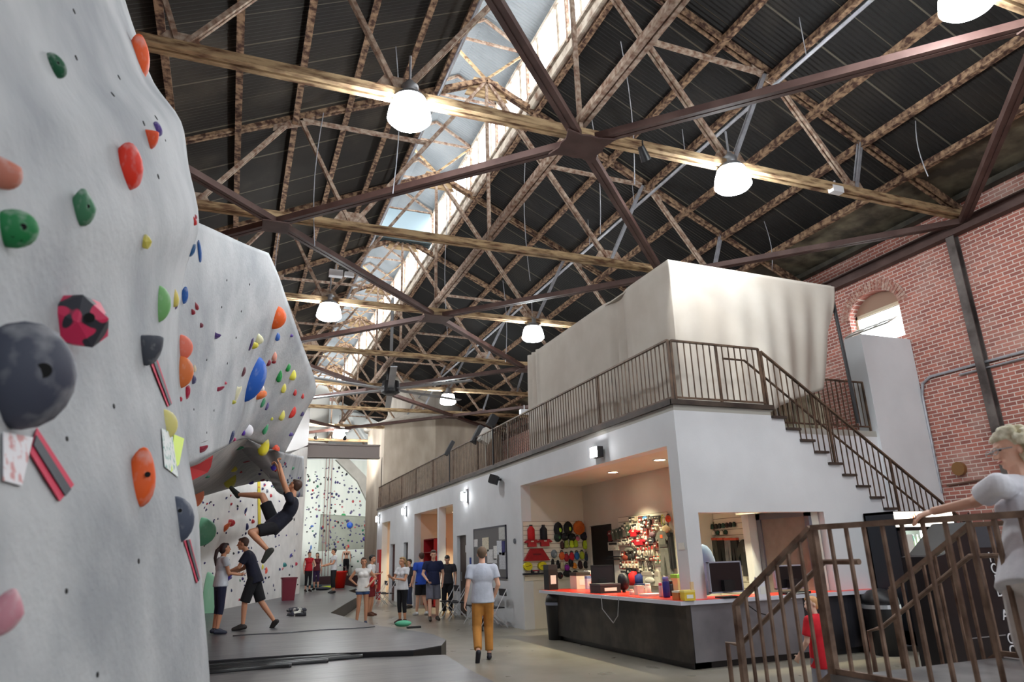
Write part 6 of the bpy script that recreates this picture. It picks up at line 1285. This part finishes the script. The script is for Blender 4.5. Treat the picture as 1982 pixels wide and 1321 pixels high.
# woman with platinum curls
Q=lambda px,py,Y:hit(px,py,'y',Y)
wp=dict(head=Q(1957,877,2.6),neck=Q(1975,925,2.58),chest=Q(1990,985,2.55),waist=Q(1992,1050,2.53),pelvis=Q(1992,1110,2.52),shl=Q(1932,938,2.52),shr=Q(2020,935,2.75),ell=Q(1888,972,2.72),wrl=Q(1808,990,2.93),elr=Q(2040,1010,2.75),wrr=Q(2030,1090,2.75))
base=Vector((wp['pelvis'].x,wp['pelvis'].y,LZ)); rz=math.radians(68); hgt=1.6; ss=hgt/1.75
inv=(Matrix.Translation(base)@Matrix.Rotation(rz,4,'Z')@Matrix.Scale(ss,4)).inverted()
pose={k:tuple(inv@v) for k,v in wp.items()}
hz=pose['pelvis'][2]
pose.update(hil=(-.085,0,hz-.03),hir=(.085,0,hz-.03),knl=(-.1,.03,hz*.52),knr=(.1,.03,hz*.52))
di=inv.to_3x3()
hd=(Q(1764,1004,3.03)-wp['wrl']).normalized()
def vneck(m,J,q,L): pass
t,J,L=person('woman with platinum curls in white, her arm resting on the landing railing',base,rz,hgt,female=True,pose=pose,look=(0,1,-.12),shirt=fab('white crinkled cotton',(238,238,244),(214,214,222)),sleeve=.62,shirt_len=.05,pants=fab('white linen',(226,222,220),(200,196,194)),plen=1.9,hair=silver,hairkind='curly',shoes=mat('beige shoe',S(180,160,140),.6),skin='fair',vox=.0062,wide=1.05,
  hands={'l':{'dir':tuple((di@hd).normalized()),'side':tuple((di@Vector((.85,.35,.4))).normalized()),'curl':.42,'spread':1.5}})
m=MB(); m.path([L(-.07,.03,.01),L(-.06,.11,.012),L(-.02,.118,.01),L(.02,.118,.01),L(.06,.11,.012),L(.07,.03,.01)],.003,6)
for s in (-1,1): m.path([L(s*.035+.026*math.cos(a),.116,.006+.02*math.sin(a)) for a in [2*PI*i/12 for i in range(12)]],.002,5,closed=True)
m.build('glasses',grey,t)
# wall conduits on the brick
m=MB(); m.path([(WR-.04,-2,5.06),(WR-.04,10.15,5.06),(WR-.04,10.35,4.95),(WR-.04,10.42,4.7),(WR-.04,10.45,2.6)],.03,8); m.path([(WR-.04,-2,4.94),(WR-.04,9.5,4.94)],.02,8)
tag(m.build('conduit',galv),'pale double conduit running along the brick wall and bending down','conduit')
m=MB(); m.path([(WR-.03,-2,2.95),(WR-.03,6,2.95),(WR-.03,10.3,2.75)],.022,8); tag(m.build('conduit',mat('brown conduit',S(110,80,66),.6)),'brown conduit low on the brick wall passing behind the curly hair','conduit')
p=hit(1857,908,'x',WR-.05); tag(MB().lathe([(.14,-.05),(.14,.03),(.1,.06)],p,16,'x').build('wall_bell',mat('brass bell',S(150,110,70),.4,.6)),'round brass bell fitting on the brick wall','bell')
# ================================================================ light
wd=bpy.data.worlds.new('sky'); scene.world=wd; wd.use_nodes=True; bg=wd.node_tree.nodes['Background']; bg.inputs[0].default_value=(.86,.93,1,1); bg.inputs[1].default_value=WORLD_STR
v=scene.view_settings; v.view_transform='Standard'; v.look='None'; v.gamma=1; v.use_curve_mapping=False; v.exposure=EXPO
scene.cycles.use_denoising=True; scene.cycles.max_bounces=8; scene.cycles.diffuse_bounces=5; scene.cycles.sample_clamp_indirect=6
